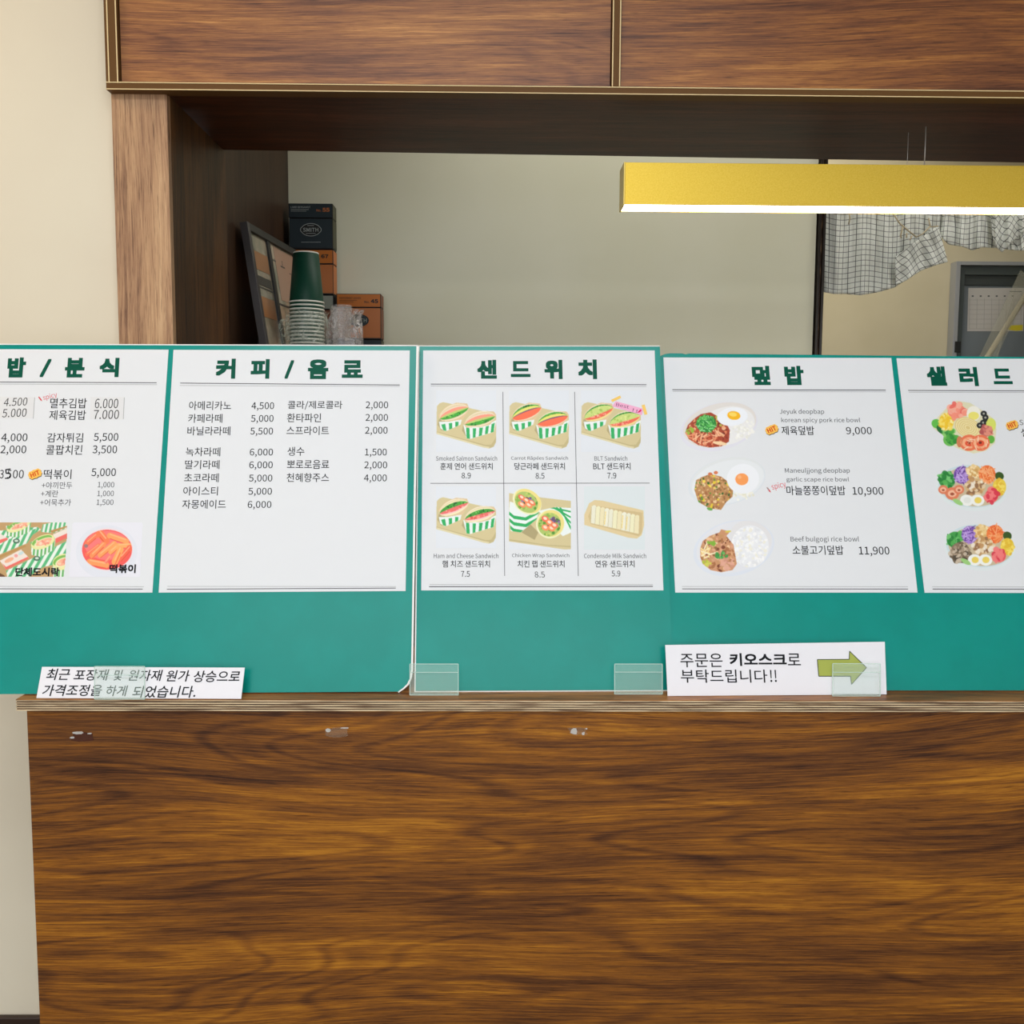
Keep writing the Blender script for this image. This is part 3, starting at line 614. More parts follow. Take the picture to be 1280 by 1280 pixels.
for t, xl, xr, y in [('4,500', 314.5, 342.7, 507.6), ('5,000', 313.9, 342, 523.5), ('5,500', 313, 341.3, 539.3), ('6,000', 312.4, 341.3, 565.5), ('6,000', 311.7, 341, 581.5), ('5,000', 311.3, 340.5, 598), ('5,000', 310.6, 340, 614.5), ('6,000', 309.8, 339.3, 631),
                     ('2,000', 457.3, 485.2, 506.6), ('2,000', 457, 485, 522.3), ('2,000', 456.5, 484.5, 538.3), ('1,500', 456.3, 483.5, 565.5), ('2,000', 455.5, 484, 581.6), ('4,000', 455, 483.5, 597.8)]:
    I.text(t, xl, xr, y-4.6, y+6.0, M['dark'], bold=.004)
I.done('lettering', s1b)
# sandwich sheet
title(B2, s2, [('샌', 596.5, 621, 450, 473.5), ('드', 638.5, 663, 451.5, 471.5), ('위', 680.5, 703, 450, 474), ('치', 722.5, 746, 449.5, 474)])
I = Ink(B2, HI)
for t, xl, xr, y, k in [
    ('Smoked Salmon Sandwich', 545, 621.3, 573, 0), ('훈제 연어 샌드위치', 550.5, 615.7, 583, 1), ('8.9', 577, 588.5, 594.5, 2),
    ('Carrot Râpées Sandwich', 638.8, 710, 573, 0), ('당근라페 샌드위치', 643, 706, 583, 1), ('8.5', 669.5, 680.5, 594.9, 2),
    ('BLT Sandwich', 743, 784, 573, 0), ('BLT 샌드위치', 741.5, 788, 583, 1), ('7.9', 759, 770.3, 594.6, 2),
    ('Ham and Cheese Sandwich', 542.3, 623, 694.8, 0), ('햄 치즈 샌드위치', 553, 612.3, 705, 1), ('7.5', 576.3, 587.3, 717.5, 2),
    ('Chicken Wrap Sandwich', 640, 711.5, 694.8, 0), ('치킨 랩 샌드위치', 647, 705.5, 705, 1), ('Condensde Milk Sandwich', 730, 807.5, 694.8, 0), ('연유 샌드위치', 744, 793, 705, 1), ('5.9', 764.5, 775.3, 717, 2)]:
    if k == 0: I.text(t, xl, xr, y-2.9, y+2.9, M['grey'])
    elif k == 1: I.text(t, xl, xr, y-4.3, y+4.3, M['dark'], bold=.008)
    else: I.text(t, xl, xr, y-3.6, y+3.6, M['dark'], bold=.004)
I.text('8.5', 668.5, 681, 714.5, 722, M['pen'], shear=-.1)
I.done('lettering', s2)
BG = (226, 231, 240); TRAY = (214, 200, 154); TRD = (184, 170, 122); BRD = (226, 200, 158); CRM = (240, 236, 214); GR = (44, 176, 98); WHT = (236, 244, 244)
def tray(p, dx=0, dy=0, col=TRAY, rim=TRD):
    o = [(137, 240), (165, 208), (205, 195), (255, 205), (500, 262), (740, 315), (775, 350), (768, 620), (745, 668), (700, 688), (640, 680), (135, 530)]
    p.poly([(x+dx, y+dy) for x, y in o], col)
    p.poly([(x+dx, y+dy) for x, y in [(135, 508), (660, 652), (715, 648), (742, 612), (772, 560), (768, 622), (742, 672), (690, 690), (135, 535)]], rim, .55)
    p.poly([(x+dx, y+dy) for x, y in [(135, 515), (640, 662), (700, 672), (690, 690), (135, 535)]], (228, 218, 178), .9)
def half(p, x, y, sc_, wrap, stp, body, layers, rnd, shade=True):
    T = lambda pts: [(x+a*sc_, y+b*sc_) for a, b in pts]
    if shade: p.poly(T([(-5, 30), (-20, 90), (20, 150), (60, 150), (60, 40)]), (120, 108, 70), .35)
    wm = p.poly(T(wrap), WHT)
    for q in stp: p.poly(T(q), GR, 1, wm)
    p.poly(T(body), BRD)
    for (a, b, up, dn, col, kind) in layers[:1]: p.poly(T(lens(a, b, 92, 62)), (246, 234, 210)); p.poly(T(lens(a, b, 84, 54)), (232, 214, 178))
    for (a, b, up, dn, col, kind) in layers:
        up *= 1.25; dn *= 1.3
        pts = T(lens(a, b, up, dn)); mk = p.poly(pts, col)
        cx = x+(a[0]+b[0])/2*sc_; cy = y+(a[1]+b[1])/2*sc_+(dn-up)/2*sc_
        rx = abs(b[0]-a[0])/2*sc_; ry = (up+dn)/2*sc_+16*sc_
        if kind == 'leaf': p.bits((cx, cy, rx, ry), [(20, 120, 40), (70, 180, 60), (120, 206, 90), (16, 96, 36)], 46, 11, rnd, clip=mk)
        if kind == 'meat': p.bits((cx, cy, rx, ry), [(250, 158, 136), (226, 92, 84), (250, 184, 164)], 26, 15, rnd, clip=mk)
        if kind == 'cab': p.bits((cx, cy, rx, ry), [(196, 214, 120), (226, 232, 150), (168, 200, 90)], 40, 12, rnd, clip=mk)
W1 = [(-5, 60), (10, 130), (60, 160), (75, 158), (225, 90), (240, 30), (100, 60)]
ST1 = [[(20, 90), (62, 80), (75, 158), (40, 150)], [(100, 75), (138, 70), (136, 132), (104, 145)], [(168, 60), (205, 60), (200, 108), (170, 115)]]
BD1 = [(-15, -10), (70, -100), (180, -145), (295, -135), (320, -80), (250, 35), (140, 50), (25, 50)]
W2 = [(-5, 30), (28, 175), (70, 182), (320, 108), (350, -20), (200, 50), (40, 45)]
ST2 = [[(24, 60), (60, 65), (66, 185), (30, 178)], [(96, 70), (132, 68), (124, 165), (96, 172)], [(166, 64), (204, 60), (192, 145), (160, 155)], [(234, 50), (268, 40), (256, 126), (226, 134)], [(296, 26), (330, 8), (318, 108), (286, 118)]]
BD2 = [(-2, 10), (100, -85), (220, -115), (320, -110), (348, -70), (280, 30), (180, 55), (20, 60)]
def sandwich(x0, y0, kind, seed):
    rnd = random.Random(seed); p = Pic(x0, y0, x0+75, y0+77, BG, ox=x0-130/8.533, oy=y0-70/8.533, z=8.533)
    dy = 0 if kind != 'ham' else -10; tray(p, 0, dy)
    if kind == 'salmon':
        lay = lambda a, b: [(a, b, 48, 22, CRM, ''), (a, b, 42, -8, (250, 160, 136), ''), (a, b, 14, 20, (190, 214, 120), ''), (a, b, -4, 34, (70, 170, 60), 'leaf')]
    elif kind == 'carrot':
        lay = lambda a, b: [(a, b, 66, 40, CRM, ''), (a, b, 66, -40, (90, 170, 70), 'leaf'), (a, b, 48, -10, (236, 230, 120), ''), (a, b, 24, 0, (120, 84, 120), ''), (a, b, 14, 42, (250, 116, 82), '')]
    elif kind == 'blt':
        lay = lambda a, b: [(a, b, 66, 52, (244, 226, 150), ''), (a, b, 66, -40, (60, 160, 60), 'leaf'), (a, b, 54, 18, (206, 222, 132), 'cab'), (a, b, -8, 38, (240, 110, 84), 'meat')]
    else:
        lay = lambda a, b: [(a, b, 56, 44, (246, 236, 190), ''), (a, b, 46, 0, (70, 160, 60), 'leaf'), (a, b, 10, 28, (238, 116, 112), 'meat'), (a, b, -24, 34, (246, 206, 206), '')]
    half(p, 165, 345+dy, 1.0, W1, ST1, BD1, lay((0, 28), (312, -92)), rnd)
    half(p, 425, 405+dy, 1.0, W2, ST2, BD2, lay((10, 28), (338, -62)), rnd)
    return p
pics = []
for x0, y0, kd, sd in ((545.2, 488.2, 'salmon', 1), (636, 488.2, 'carrot', 2), (726, 488.2, 'blt', 3), (545, 608.2, 'ham', 4)):
    sandwich(x0, y0, kd, sd).done(B2, s2, 'printed_photo', HI)
# chicken wrap
rnd = random.Random(9); p = Pic(636.3, 608.2, 713.5, 687, BG, ox=530, oy=600, z=8.533)
p.poly([(900, 140), (1270, 190), (1570, 225), (1570, 740), (1500, 742), (900, 655)], TRAY); p.poly([(900, 630), (1300, 690), (1570, 705), (1570, 720), (1300, 700), (900, 645)], TRD, .6)
p.poly([(1130, 470), (1220, 560), (1180, 640), (1040, 560)], (120, 108, 70), .4)
def wrapc(cx, cy, rx, ry, ang):
    p.ell(cx, cy, rx, ry, ang, (240, 240, 200)); p.ell(cx+8, cy-6, rx*.93, ry*.93, ang, (240, 224, 140)); m_ = p.ell(cx-8, cy+6, rx*.80, ry*.82, ang, (176, 200, 110))
    p.bits((cx, cy, rx*.8, ry*.8), [(80, 150, 50), (200, 214, 110), (140, 180, 80)], 40, 18, rnd, clip=m_)
    p.bits((cx+rx*.2, cy-ry*.1, rx*.55, ry*.35), [(100, 70, 120), (150, 120, 180), (70, 50, 90)], 26, 15, rnd, clip=m_)
    for a_, b_, c_ in ((-.35, -.35, (246, 110, 90)), (-.05, -.1, (250, 140, 90)), (-.35, .25, (250, 150, 100)), (.1, .3, (248, 150, 96)), (.3, .1, (246, 130, 90))):
        p.ell(cx+a_*rx, cy+b_*ry, rx*.27, ry*.2, ang, c_, 1, m_); p.ell(cx+a_*rx, cy+b_*ry-5, rx*.14, ry*.1, ang, (255, 226, 200), 1, m_)
body = [(915, 230), (1230, 330), (1200, 420), (1080, 520), (1030, 560), (925, 545), (905, 380)]
m_ = p.poly(body, WHT)
for k in range(5):
    yy = 330+k*70; p.poly([(900, yy), (960, yy+50), (1080, yy+70), (1230, yy-10), (1230, yy+26), (1090, yy+104), (960, yy+86), (900, yy+36)], GR, 1, m_)
wrapc(1100, 232, 165, 125, 35)
m_ = p.poly([(1220, 330), (1400, 290), (1570, 300), (1570, 560), (1480, 600)], WHT)
for k in range(4): p.line(1330+k*40, 290, 1570, 340+k*62, 17, GR, 1, m_)
wrapc(1345, 470, 150, 155, 30)
p.done(B2, s2, 'printed_photo', HI)
# condensed milk sandwich
p = Pic(730, 608.2, 806, 687, (221, 230, 235), ox=680, oy=600, z=8.533)
p.poly([(430, 370), (480, 250), (540, 214), (620, 220), (1060, 325), (1068, 480), (1040, 590), (990, 626), (900, 616), (430, 480)], (226, 206, 160))
p.poly([(470, 390), (520, 270), (1050, 350), (1045, 560), (1010, 600), (500, 470)], (196, 172, 124), .5)
for k in range(11):
    x = 505+k*46; yy = 285+k*10.5; c_ = [(236, 234, 214), (240, 236, 200), (238, 228, 190), (240, 238, 220)][k % 4]
    p.poly([(x, yy), (x+26, yy-18), (x+50, yy-8), (x+44, yy+185), (x-8, yy+175)], c_); p.line(x+2, yy, x-8, yy+175, 5, (186, 172, 130), .7)
    if k in (3, 7, 8): p.line(x+14, yy+20, x+2, yy+160, 9, (244, 214, 110), .9)
p.done(B2, s2, 'printed_photo', HI)
# pink note on yellow tapes over the third photo
I = Ink(B2, HI+.0004)
M['pink'] = ink('pink_note', (244, 180, 214)); M['ytape'] = ink('yellow_tape', (250, 208, 110)); M['mag'] = ink('magenta_ink', (226, 40, 110)); M['plum'] = ink('plum_ink', (140, 80, 120))
def z5(x, y): return (680+x/8.533, 480+y/8.533)
I.poly([z5(*q) for q in ((765, 185), (1055, 265), (1045, 335), (725, 240))], M['pink'])
I.poly([z5(*q) for q in ((712, 172), (810, 125), (822, 150), (730, 195))], M['ytape'], .0001); I.poly([z5(*q) for q in ((1040, 228), (1072, 220), (1102, 325), (1070, 330))], M['ytape'], .0001)
a, b = z5(768, 222), z5(905, 252); I.text('Best', a[0], b[0], 505.5, 509.5, M['plum'], dy=-3.5, h=.0001)
a, b = z5(925, 262), z5(995, 290); I.text('!!', a[0]+2, b[0], 511.5, 515.5, M['plum'], dy=-2, h=.0001)
I.poly([z5(*q) for q in ((990, 308), (1030, 270), (1040, 285), (1020, 305))], M['mag'], .0001)
I.done('pink_note_print', s2)
# rice bowl sheet
title(B3, s3a, [('덮', 940, 962.5, 457.5, 481.5), ('밥', 980.5, 1004.5, 457.5, 481.5)])
I = Ink(B3, HI)
for t, xl, xr, yt, yb, mt in [
    ('Jeyuk deopbap', 974.5, 1030, 511.5, 519, 'grey'), ('korean spicy pork rice bowl', 976.5, 1075, 522.2, 529.5, 'grey'), ('제육덮밥', 976.8, 1017.5, 532.8, 543.8, 'dark'), ('9,000', 1057.5, 1089.5, 534, 545, 'dark'),
    ('Maneuljjong deopbap', 981, 1062, 585, 592.8, 'grey'), ('garlic scape rice bowl', 983, 1061, 596.5, 603.5, 'grey'), ('마늘쫑쫑이덮밥', 983, 1056.5, 607.5, 619, 'dark'), ('10,900', 1065.5, 1104, 609, 620.8, 'dark'),
    ('Beef bulgogi rice bowl', 988, 1073.5, 670.5, 678.8, 'grey'), ('소불고기덮밥', 990.5, 1054, 682, 693.5, 'dark'), ('11,900', 1073.5, 1111.5, 683.5, 695.5, 'dark')]:
    I.text(t, xl, xr, yt, yb, M[mt], bold=.006 if mt == 'dark' else 0)
badge(I, 964.5, 537, 17, 11, 22); pepper(I, 958, 610, 1.0); I.text('spicy', 964.5, 982, 603, 612.5, M['red'], dy=4)
I.done('lettering', s3a)
ORG, BRN = [(206, 96, 60), (230, 140, 100), (160, 60, 40), (236, 170, 120)], [(200, 150, 100), (230, 190, 140), (170, 110, 70), (140, 100, 60)]
def bowl(x0, y0, x1, y1, ox, oy, fn, seed):
    p = Pic(x0, y0, x1, y1, PAPER, ox=ox, oy=oy, z=9.143); fn(p, random.Random(seed)); return p.done(B3, s3a, 'printed_photo', HI)
def jeyuk(p, r):
    p.ell(535, 490, 450, 268, -14, (226, 226, 238)); p.ell(545, 470, 425, 245, -14, (226, 222, 220)); p.ell(620, 480, 330, 215, -14, (236, 236, 238))
    p.bits((790, 500, 150, 130), [(244, 244, 240), (232, 232, 226), (250, 250, 248)], 60, 16, r)
    m_ = p.poly([(150, 560), (180, 470), (250, 400), (330, 345), (440, 325), (520, 370), (620, 450), (660, 530), (650, 660), (560, 715), (430, 728), (300, 700), (190, 630)], (170, 70, 46))
    p.bits((400, 560, 260, 180), ORG+[(120, 40, 30), (244, 190, 150)], 150, 20, r, .3, clip=m_); p.strands((380, 600, 230, 110), [(236, 150, 110), (200, 90, 60), (246, 190, 150)], 34, 130, 15, r, m_)
    p.bits((540, 420, 70, 60), [(190, 190, 80), (220, 200, 120)], 14, 16, r, clip=m_); p.bits((200, 530, 40, 40), [(150, 190, 60)], 8, 18, r, clip=m_)
    p.ell(545, 678, 80, 20, 8, (250, 214, 170))
    p.ell(390, 455, 115, 100, 0, (50, 140, 60)); p.strands((390, 455, 118, 105), [(90, 190, 90), (160, 230, 160), (40, 130, 60), (120, 210, 110)], 80, 90, 9, r)
    p.ell(690, 375, 175, 105, -6, (240, 244, 252)); p.ell(705, 362, 75, 50, 8, (250, 186, 20)); p.ell(695, 350, 45, 24, 8, (254, 226, 120), .8)
def garlic(p, r):
    p.ell(625, 1115, 450, 265, -14, (222, 228, 236)); p.ell(630, 1095, 425, 245, -14, (226, 230, 234)); p.ell(640, 1120, 420, 240, -14, (234, 238, 244), .7)
    p.bits((800, 1270, 130, 60), [(240, 238, 226), (228, 226, 208), (246, 246, 240)], 40, 15, r)
    m_ = p.poly([(255, 1210), (275, 1100), (350, 1060), (440, 1030), (560, 1060), (630, 1110), (700, 1200), (690, 1290), (620, 1350), (560, 1440), (430, 1425), (300, 1350)], (190, 140, 90))
    p.bits((475, 1240, 240, 215), BRN+[(236, 206, 160), (206, 160, 110)], 190, 15, r, .35, clip=m_); p.bits((475, 1240, 235, 210), [(236, 210, 60), (250, 226, 90)], 22, 15, r, .7, clip=m_)
    p.bits((475, 1240, 240, 215), [(90, 150, 50), (50, 100, 40)], 34, 13, r, .5, clip=m_); p.ell(435, 1030, 25, 18, 0, (214, 120, 80)); p.ell(500, 1015, 24, 20, 0, (214, 120, 80)); p.ell(430, 1430, 34, 16, 15, (110, 170, 80))
    p.ell(810, 1085, 185, 170, 0, (240, 243, 250)); p.ell(797, 1090, 75, 68, 0, (250, 160, 90)); p.ell(770, 1065, 22, 20, 0, (253, 190, 140), .8)
def bulgogi(p, r):
    p.ell(705, 780, 470, 312, -14, (222, 228, 240)); p.ell(712, 765, 440, 285, -14, (228, 230, 238)); p.ell(900, 660, 240, 190, 20, (228, 226, 228), .6)
    m2 = p.ell(890, 760, 215, 240, 0, (236, 238, 244)); p.bits((880, 770, 210, 235), [(246, 248, 252), (228, 230, 236), (240, 238, 226), (250, 250, 252)], 190, 18, r, .4, clip=m2)
    m_ = p.poly([(320, 880), (320, 790), (350, 700), (430, 640), (540, 600), (560, 565), (665, 590), (620, 640), (700, 740), (740, 960), (690, 1030), (560, 1055), (440, 1030), (350, 960)], (206, 150, 110))
    p.bits((520, 830, 215, 220), BRN+[(226, 170, 140), (240, 200, 160), (120, 60, 40), (214, 160, 130)], 160, 20, r, .3, clip=m_)
    p.strands((420, 790, 100, 120), [(248, 222, 150), (250, 236, 200)], 12, 120, 16, r, m_); p.bits((450, 720, 50, 20), [(130, 180, 60)], 8, 20, r, clip=m_)
    p.bits((560, 860, 80, 35), [(60, 150, 70), (110, 190, 100)], 14, 20, r, .4, clip=m_); p.bits((400, 950, 50, 30), [(180, 200, 60), (210, 210, 90)], 8, 22, r, clip=m_); p.ell(640, 590, 34, 12, -10, (220, 206, 90)); p.bits((640, 950, 70, 60), [(210, 150, 130), (226, 170, 150)], 12, 34, r, .3, clip=m_)
bowl(849, 500, 950, 566, 840, 480, jeyuk, 1); bowl(857, 570.5, 961, 643, 840, 480, garlic, 2); bowl(863, 648, 972, 722.5, 840, 600, bulgogi, 3)
# salad sheet
title(B3, s3b, [('샐', 1158.3, 1182.5, 458.2, 482.3), ('러', 1198.8, 1222, 459, 482.8), ('드', 1241, 1264.5, 461, 480.3)])
I = Ink(B3, HI)
badge(I, 1264.8, 531.5, 16, 11, 18); I.text('Salmon salad', 1274, 1330, 524.5, 531.5, M['grey']); I.text('샐러드', 1276, 1310, 536, 546, M['dark'], bold=.006)
I.done('lettering', s3b)
def salad1(p, r):
    m_ = p.poly([(455, 700), (500, 665), (540, 620), (600, 560), (680, 505), (800, 525), (920, 600), (1000, 660), (1032, 760), (1020, 880), (940, 950), (830, 975), (690, 930), (600, 880), (555, 810), (470, 750)], (226, 222, 190))
    p.ell(500, 710, 45, 40, 30, (100, 190, 80)); p.ell(545, 760, 50, 34, 40, (40, 110, 60)); p.ell(620, 850, 60, 60, 20, (110, 190, 90)); p.bits((620, 830, 70, 80), [(80, 170, 70), (150, 214, 120), (50, 140, 60)], 20, 30, r, .4, clip=m_)
    p.ell(590, 690, 65, 78, 0, (250, 216, 90)); p.bits((590, 700, 62, 85), [(252, 226, 110), (244, 200, 50), (254, 240, 170)], 46, 15, r, .7)
    p.ell(680, 600, 80, 62, 0, (246, 140, 120)); p.bits((680, 590, 85, 65), [(250, 150, 130), (240, 110, 100), (252, 180, 160)], 26, 28, r, .5)
    p.ell(830, 620, 62, 68, 0, (244, 242, 232)); p.ell(830, 640, 48, 36, 0, (240, 230, 120))
    for k in range(11): p.ell(780, 745, 122-k*10, 86-k*7, 25, [(228, 206, 140), (244, 230, 176)][k % 2])
    for x, y in ((920, 620), (935, 655), (915, 700), (885, 725), (950, 700)): p.ell(x, y, 28, 26, 0, (40, 42, 44)); p.ell(x, y, 10, 9, 0, (170, 170, 160))
    p.ell(985, 720, 44, 60, 0, (220, 228, 110)); p.ell(945, 775, 56, 50, 0, (206, 120, 110)); p.bits((945, 775, 55, 48), [(230, 150, 130), (180, 90, 90)], 12, 18, r); p.ell(985, 850, 32, 36, 0, (100, 180, 70))
    for x, y in ((790, 880), (890, 880)): p.ell(x, y, 84, 72, 0, (238, 120, 84)); p.ell(x, y, 62, 50, 0, (250, 180, 140)); p.ell(x, y+4, 36, 28, 0, (232, 90, 60)); p.ell(x, y-2, 14, 12, 0, (120, 50, 40))
    p.ell(705, 870, 26, 50, 0, (214, 130, 90)); p.strands((840, 880, 150, 80), [(254, 226, 200), (240, 150, 110)], 14, 60, 8, r, m_)
def salad2(p, r, dx=0, dy=0, beef=False):
    X = lambda x: x+dx; Y = lambda y: y+dy
    p.ell(X(815), Y(285), 318, 205, 6, (226, 234, 238)); p.ell(X(815), Y(270), 300, 188, 6, (206, 224, 232)); p.ell(X(820), Y(275), 285, 172, 6, (206, 190, 160))
    p.ell(X(595), Y(215), 75, 72, 0, (70, 160, 80)); p.bits((X(595), Y(215), 75, 75), [(40, 130, 60), (120, 200, 120), (90, 180, 90)], 30, 24, r, .4)
    p.ell(X(725), Y(170), 72, 78, 0, (130, 90, 180)); p.strands((X(725), Y(170), 78, 84), [(176, 140, 220), (96, 60, 150), (206, 180, 236)], 60, 70, 8, r)
    p.ell(X(835), Y(140), 62, 60, 0, (226, 186, 120)); p.bits((X(835), Y(145), 68, 62), [(240, 210, 150), (214, 166, 100), (248, 226, 180)], 44, 15, r, .8)
    p.ell(X(950), Y(165), 75, 82, 0, (244, 130, 70)); p.strands((X(950), Y(170), 78, 84), [(250, 160, 100), (236, 100, 50), (252, 180, 130)], 50, 80, 9, r)
    p.ell(X(1060), Y(180), 40, 36, 30, (60, 90, 40)); p.ell(X(1060), Y(275), 60, 75, 0, (240, 210, 80)); p.bits((X(1060), Y(280), 58, 72), [(250, 226, 110), (232, 190, 60)], 36, 14, r, .8)
    p.ell(X(845), Y(270), 90, 72, 0, (216, 180, 130)); p.bits((X(845), Y(270), 95, 78), [(236, 214, 180), (196, 150, 100), (244, 234, 220), (150, 110, 80)], 50, 20, r, .4)
    p.ell(X(990), Y(355), 58, 60, 0, (236, 90, 100)); p.bits((X(990), Y(355), 60, 62), [(246, 130, 130), (220, 60, 80)], 16, 26, r, .4)
    if beef:
        p.ell(X(640), Y(330), 90, 92, 0, (140, 120, 100)); p.bits((X(640), Y(330), 92, 95), [(206, 190, 170), (110, 94, 76), (170, 150, 130), (80, 70, 60)], 60, 20, r, .3)
    else:
        for x, y, a_ in ((640, 335, 62), (560, 300, 44), (700, 300, 46)): p.ell(X(x), Y(y), a_, a_*.9, 0, (226, 130, 96)); p.ell(X(x), Y(y), a_*.62, a_*.5, 0, (246, 190, 160)); p.ell(X(x), Y(y)+4, a_*.3, a_*.2, 0, (170, 84, 60))
    for x in (770, 865): p.ell(X(x), Y(395), 60, 50, 10, (244, 246, 244)); p.ell(X(x)+4, Y(395), 32, 28, 0, (240, 214, 100) if x > 800 or beef else (232, 236, 232))
    p.ell(X(690), Y(410), 50, 20, 30, (160, 210, 130))
def pic3(x0, y0, x1, y1, oy, fn, seed):
    p = Pic(x0, y0, x1, y1, PAPER, ox=1100, oy=oy, z=7.111); fn(p, random.Random(seed)); p.done(B3, s3b, 'printed_photo', HI)
pic3(1162, 499, 1247, 569, 430, salad1, 5)
pic3(1166, 579, 1262, 641, 570, lambda p, r: salad2(p, r), 6)
pic3(1177, 653, 1272, 716.5, 570, lambda p, r: salad2(p, r, 70, 530, True), 7)

# ------------------------------------------------------------------ paper notices on the counter
M['slip'] = ink('notice_paper', (236, 236, 244)); M['arrow'] = ink('olive_arrow', (168, 178, 88)); M['arrowline'] = ink('arrow_outline', (70, 78, 60))
def notice(bl, br, tilt, cs, label, bow=0.0):
    pl = board_plane(bl, br, tilt); pl.O += Vector((0, 0, .0006)); n = 16; (tl, tr, brr, bll) = cs; vs = []
    for j, (A, B) in enumerate(((bll, brr), (tl, tr))):
        for i in range(n+1):
            t = i/n; x = A[0]+(B[0]-A[0])*t; y = A[1]+(B[1]-A[1])*t; p = pl.px(x, y, 0)
            if p.z < ZT+.0006: p += pl.v*((ZT+.0006-p.z)/pl.v.z)
            vs.append(p)
    c = len(vs); vs += [p-pl.n*.0003 for p in vs]; fs = []
    for i in range(n):
        fs.append([i, i+1, n+2+i, n+1+i]); fs.append([c+n+1+i, c+n+2+i, c+i+1, c+i])
        fs.append([i+1, i, c+i, c+i+1]); fs.append([n+1+i, n+2+i, c+n+2+i, c+n+1+i])
    fs += [[0, n+1, c+n+1, c], [2*n+1, n, c+n, c+2*n+1]]
    mid = (vs[0]+vs[n])/2; root = empty('paper_notice', (mid.x, mid.y, ZT), label, 'notice')
    mesh('paper', vs, fs, M['slip'], root); return pl, root
N1, n1 = notice((46, 873), (301, 874), 21, [(52.5, 833.5), (306, 834.5), (301.5, 874), (45.5, 872.5)], 'white notice strip in slanted black lettering at the left end of the counter')
I = Ink(N1, .0004)
for t, xl, xr, yt, yb in [('최근', 58.5, 87.5, 836, 850), ('포장재', 92.5, 136, 837, 850.5), ('및', 143, 153, 837.5, 850.5), ('원자재', 161, 203, 837.5, 851), ('원가', 208.5, 237, 838, 851.8), ('상승으로', 242.5, 299.5, 838.5, 852.5),
                          ('가격조정을', 53.5, 127.5, 856, 869.8), ('하게', 133.5, 159.5, 857, 870), ('되었습니다.', 166, 244.5, 857.5, 872)]:
    I.text(t, xl, xr, yt, yb, M['dark'], bold=.012, shear=.16)
I.done('lettering', n1)
N2, n2 = notice((834, 870.5), (1108, 868.5), 19, [(831.5, 806.2), (1106, 802.2), (1108.3, 868), (834.5, 870.5)], 'white notice card with olive arrow pointing right at the right of the counter')
I = Ink(N2, .0004)
for t, xl, xr, yt, yb, bd in [('주문은', 850.5, 903, 817, 834, 0), ('키오스크', 912, 983, 816.5, 832.5, .03), ('로', 984.5, 1000.5, 817, 831.5, 0), ('부탁드립니다', 851, 959, 837, 853.3, 0), ('!!', 962.5, 970.5, 837.5, 852.5, 0)]:
    I.text(t, xl, xr, yt, yb, M['dark'], bold=bd or .004)
I.done('lettering', n2)
I = Ink(N2, .0004)
ar = [(1021.5, 824.5), (1061.3, 824.2), (1061.8, 814), (1083, 834.5), (1064.3, 855.5), (1063, 845.3), (1023.3, 845.3)]
I.poly(ar, M['arrow']); I.stroke(ar+[ar[0]], 1.0, M['arrowline'], .0001)
o = I.done('printed_arrow', n2); del o['kind']

# ------------------------------------------------------------------ clear acrylic holders
M['acryl'] = pmat('clear_acrylic', (.70, .92, .84, 1), .05, spec=.6, alpha=.13)
M['acryledge'] = pmat('bright_acrylic_edge', rgb(216, 240, 232), .15, alpha=.5)
def holder(xl, xr, yt, yb, tilt, label, off=.003, lip=True):
    pl = board_plane((xl, yb), (xr, yb), tilt); pl.O += Vector((0, 0, .001))
    q = [pl.px(xl, yb), pl.px(xr, yb), pl.px(xr, yt), pl.px(xl, yt)]
    q = [p if p.z > ZT+.0012 else p+pl.v*((ZT+.0012-p.z)/pl.v.z) for p in q]
    c = (q[0]+q[1])/2; root = empty('acrylic_holder', (c.x, c.y, ZT), label, 'holder', 'clear acrylic holders along the counter')
    e = .0011
    slab('front_plate', q, .0018, pl.n, M['acryl'], root)
    def bar(a, b, nm='bright_edge'):
        d = (b-a).normalized(); s_ = pl.n.cross(d)*e
        slab(nm, [a-s_*.5+pl.n*.0003, b-s_*.5+pl.n*.0003, b+s_*.5+pl.n*.0003, a+s_*.5+pl.n*.0003], .0022, pl.n, M['acryledge'], root)
    for i in range(4): bar(q[i], q[(i+1) % 4])
    back = Vector((0, .016, 0))
    if lip:
        b0, b1 = q[0]+Vector((0, 0, .0002)), q[1]+Vector((0, 0, .0002)); z = Vector((0, 0, .0012)); f_ = Vector((0, .003, 0))
        hexa('foot_plate', [b0+f_, b1+f_, b1+f_+z, b0+f_+z], [b0+back*.6, b1+back*.6, b1+back*.6+z, b0+back*.6+z], M['acryl'], root)
        a, b = q[3]+(q[0]-q[3])*.27, q[2]+(q[1]-q[2])*.27
        bar(a, b, 'fold_line')
    return pl, root
holder(512.3, 572.8, 830, 869.8, 15, 'clear acrylic holder at the seam between coffee board and sandwich board')
holder(768.3, 828, 830, 868.6, 15, 'clear acrylic holder at the lower right corner of the sandwich board')
holder(118, 180.5, 833, 875, 20, 'clear acrylic holder clipped over the slanted white notice strip')
holder(1041, 1100.5, 829.5, 871, 18, 'clear acrylic holder over the olive arrow of the right notice')

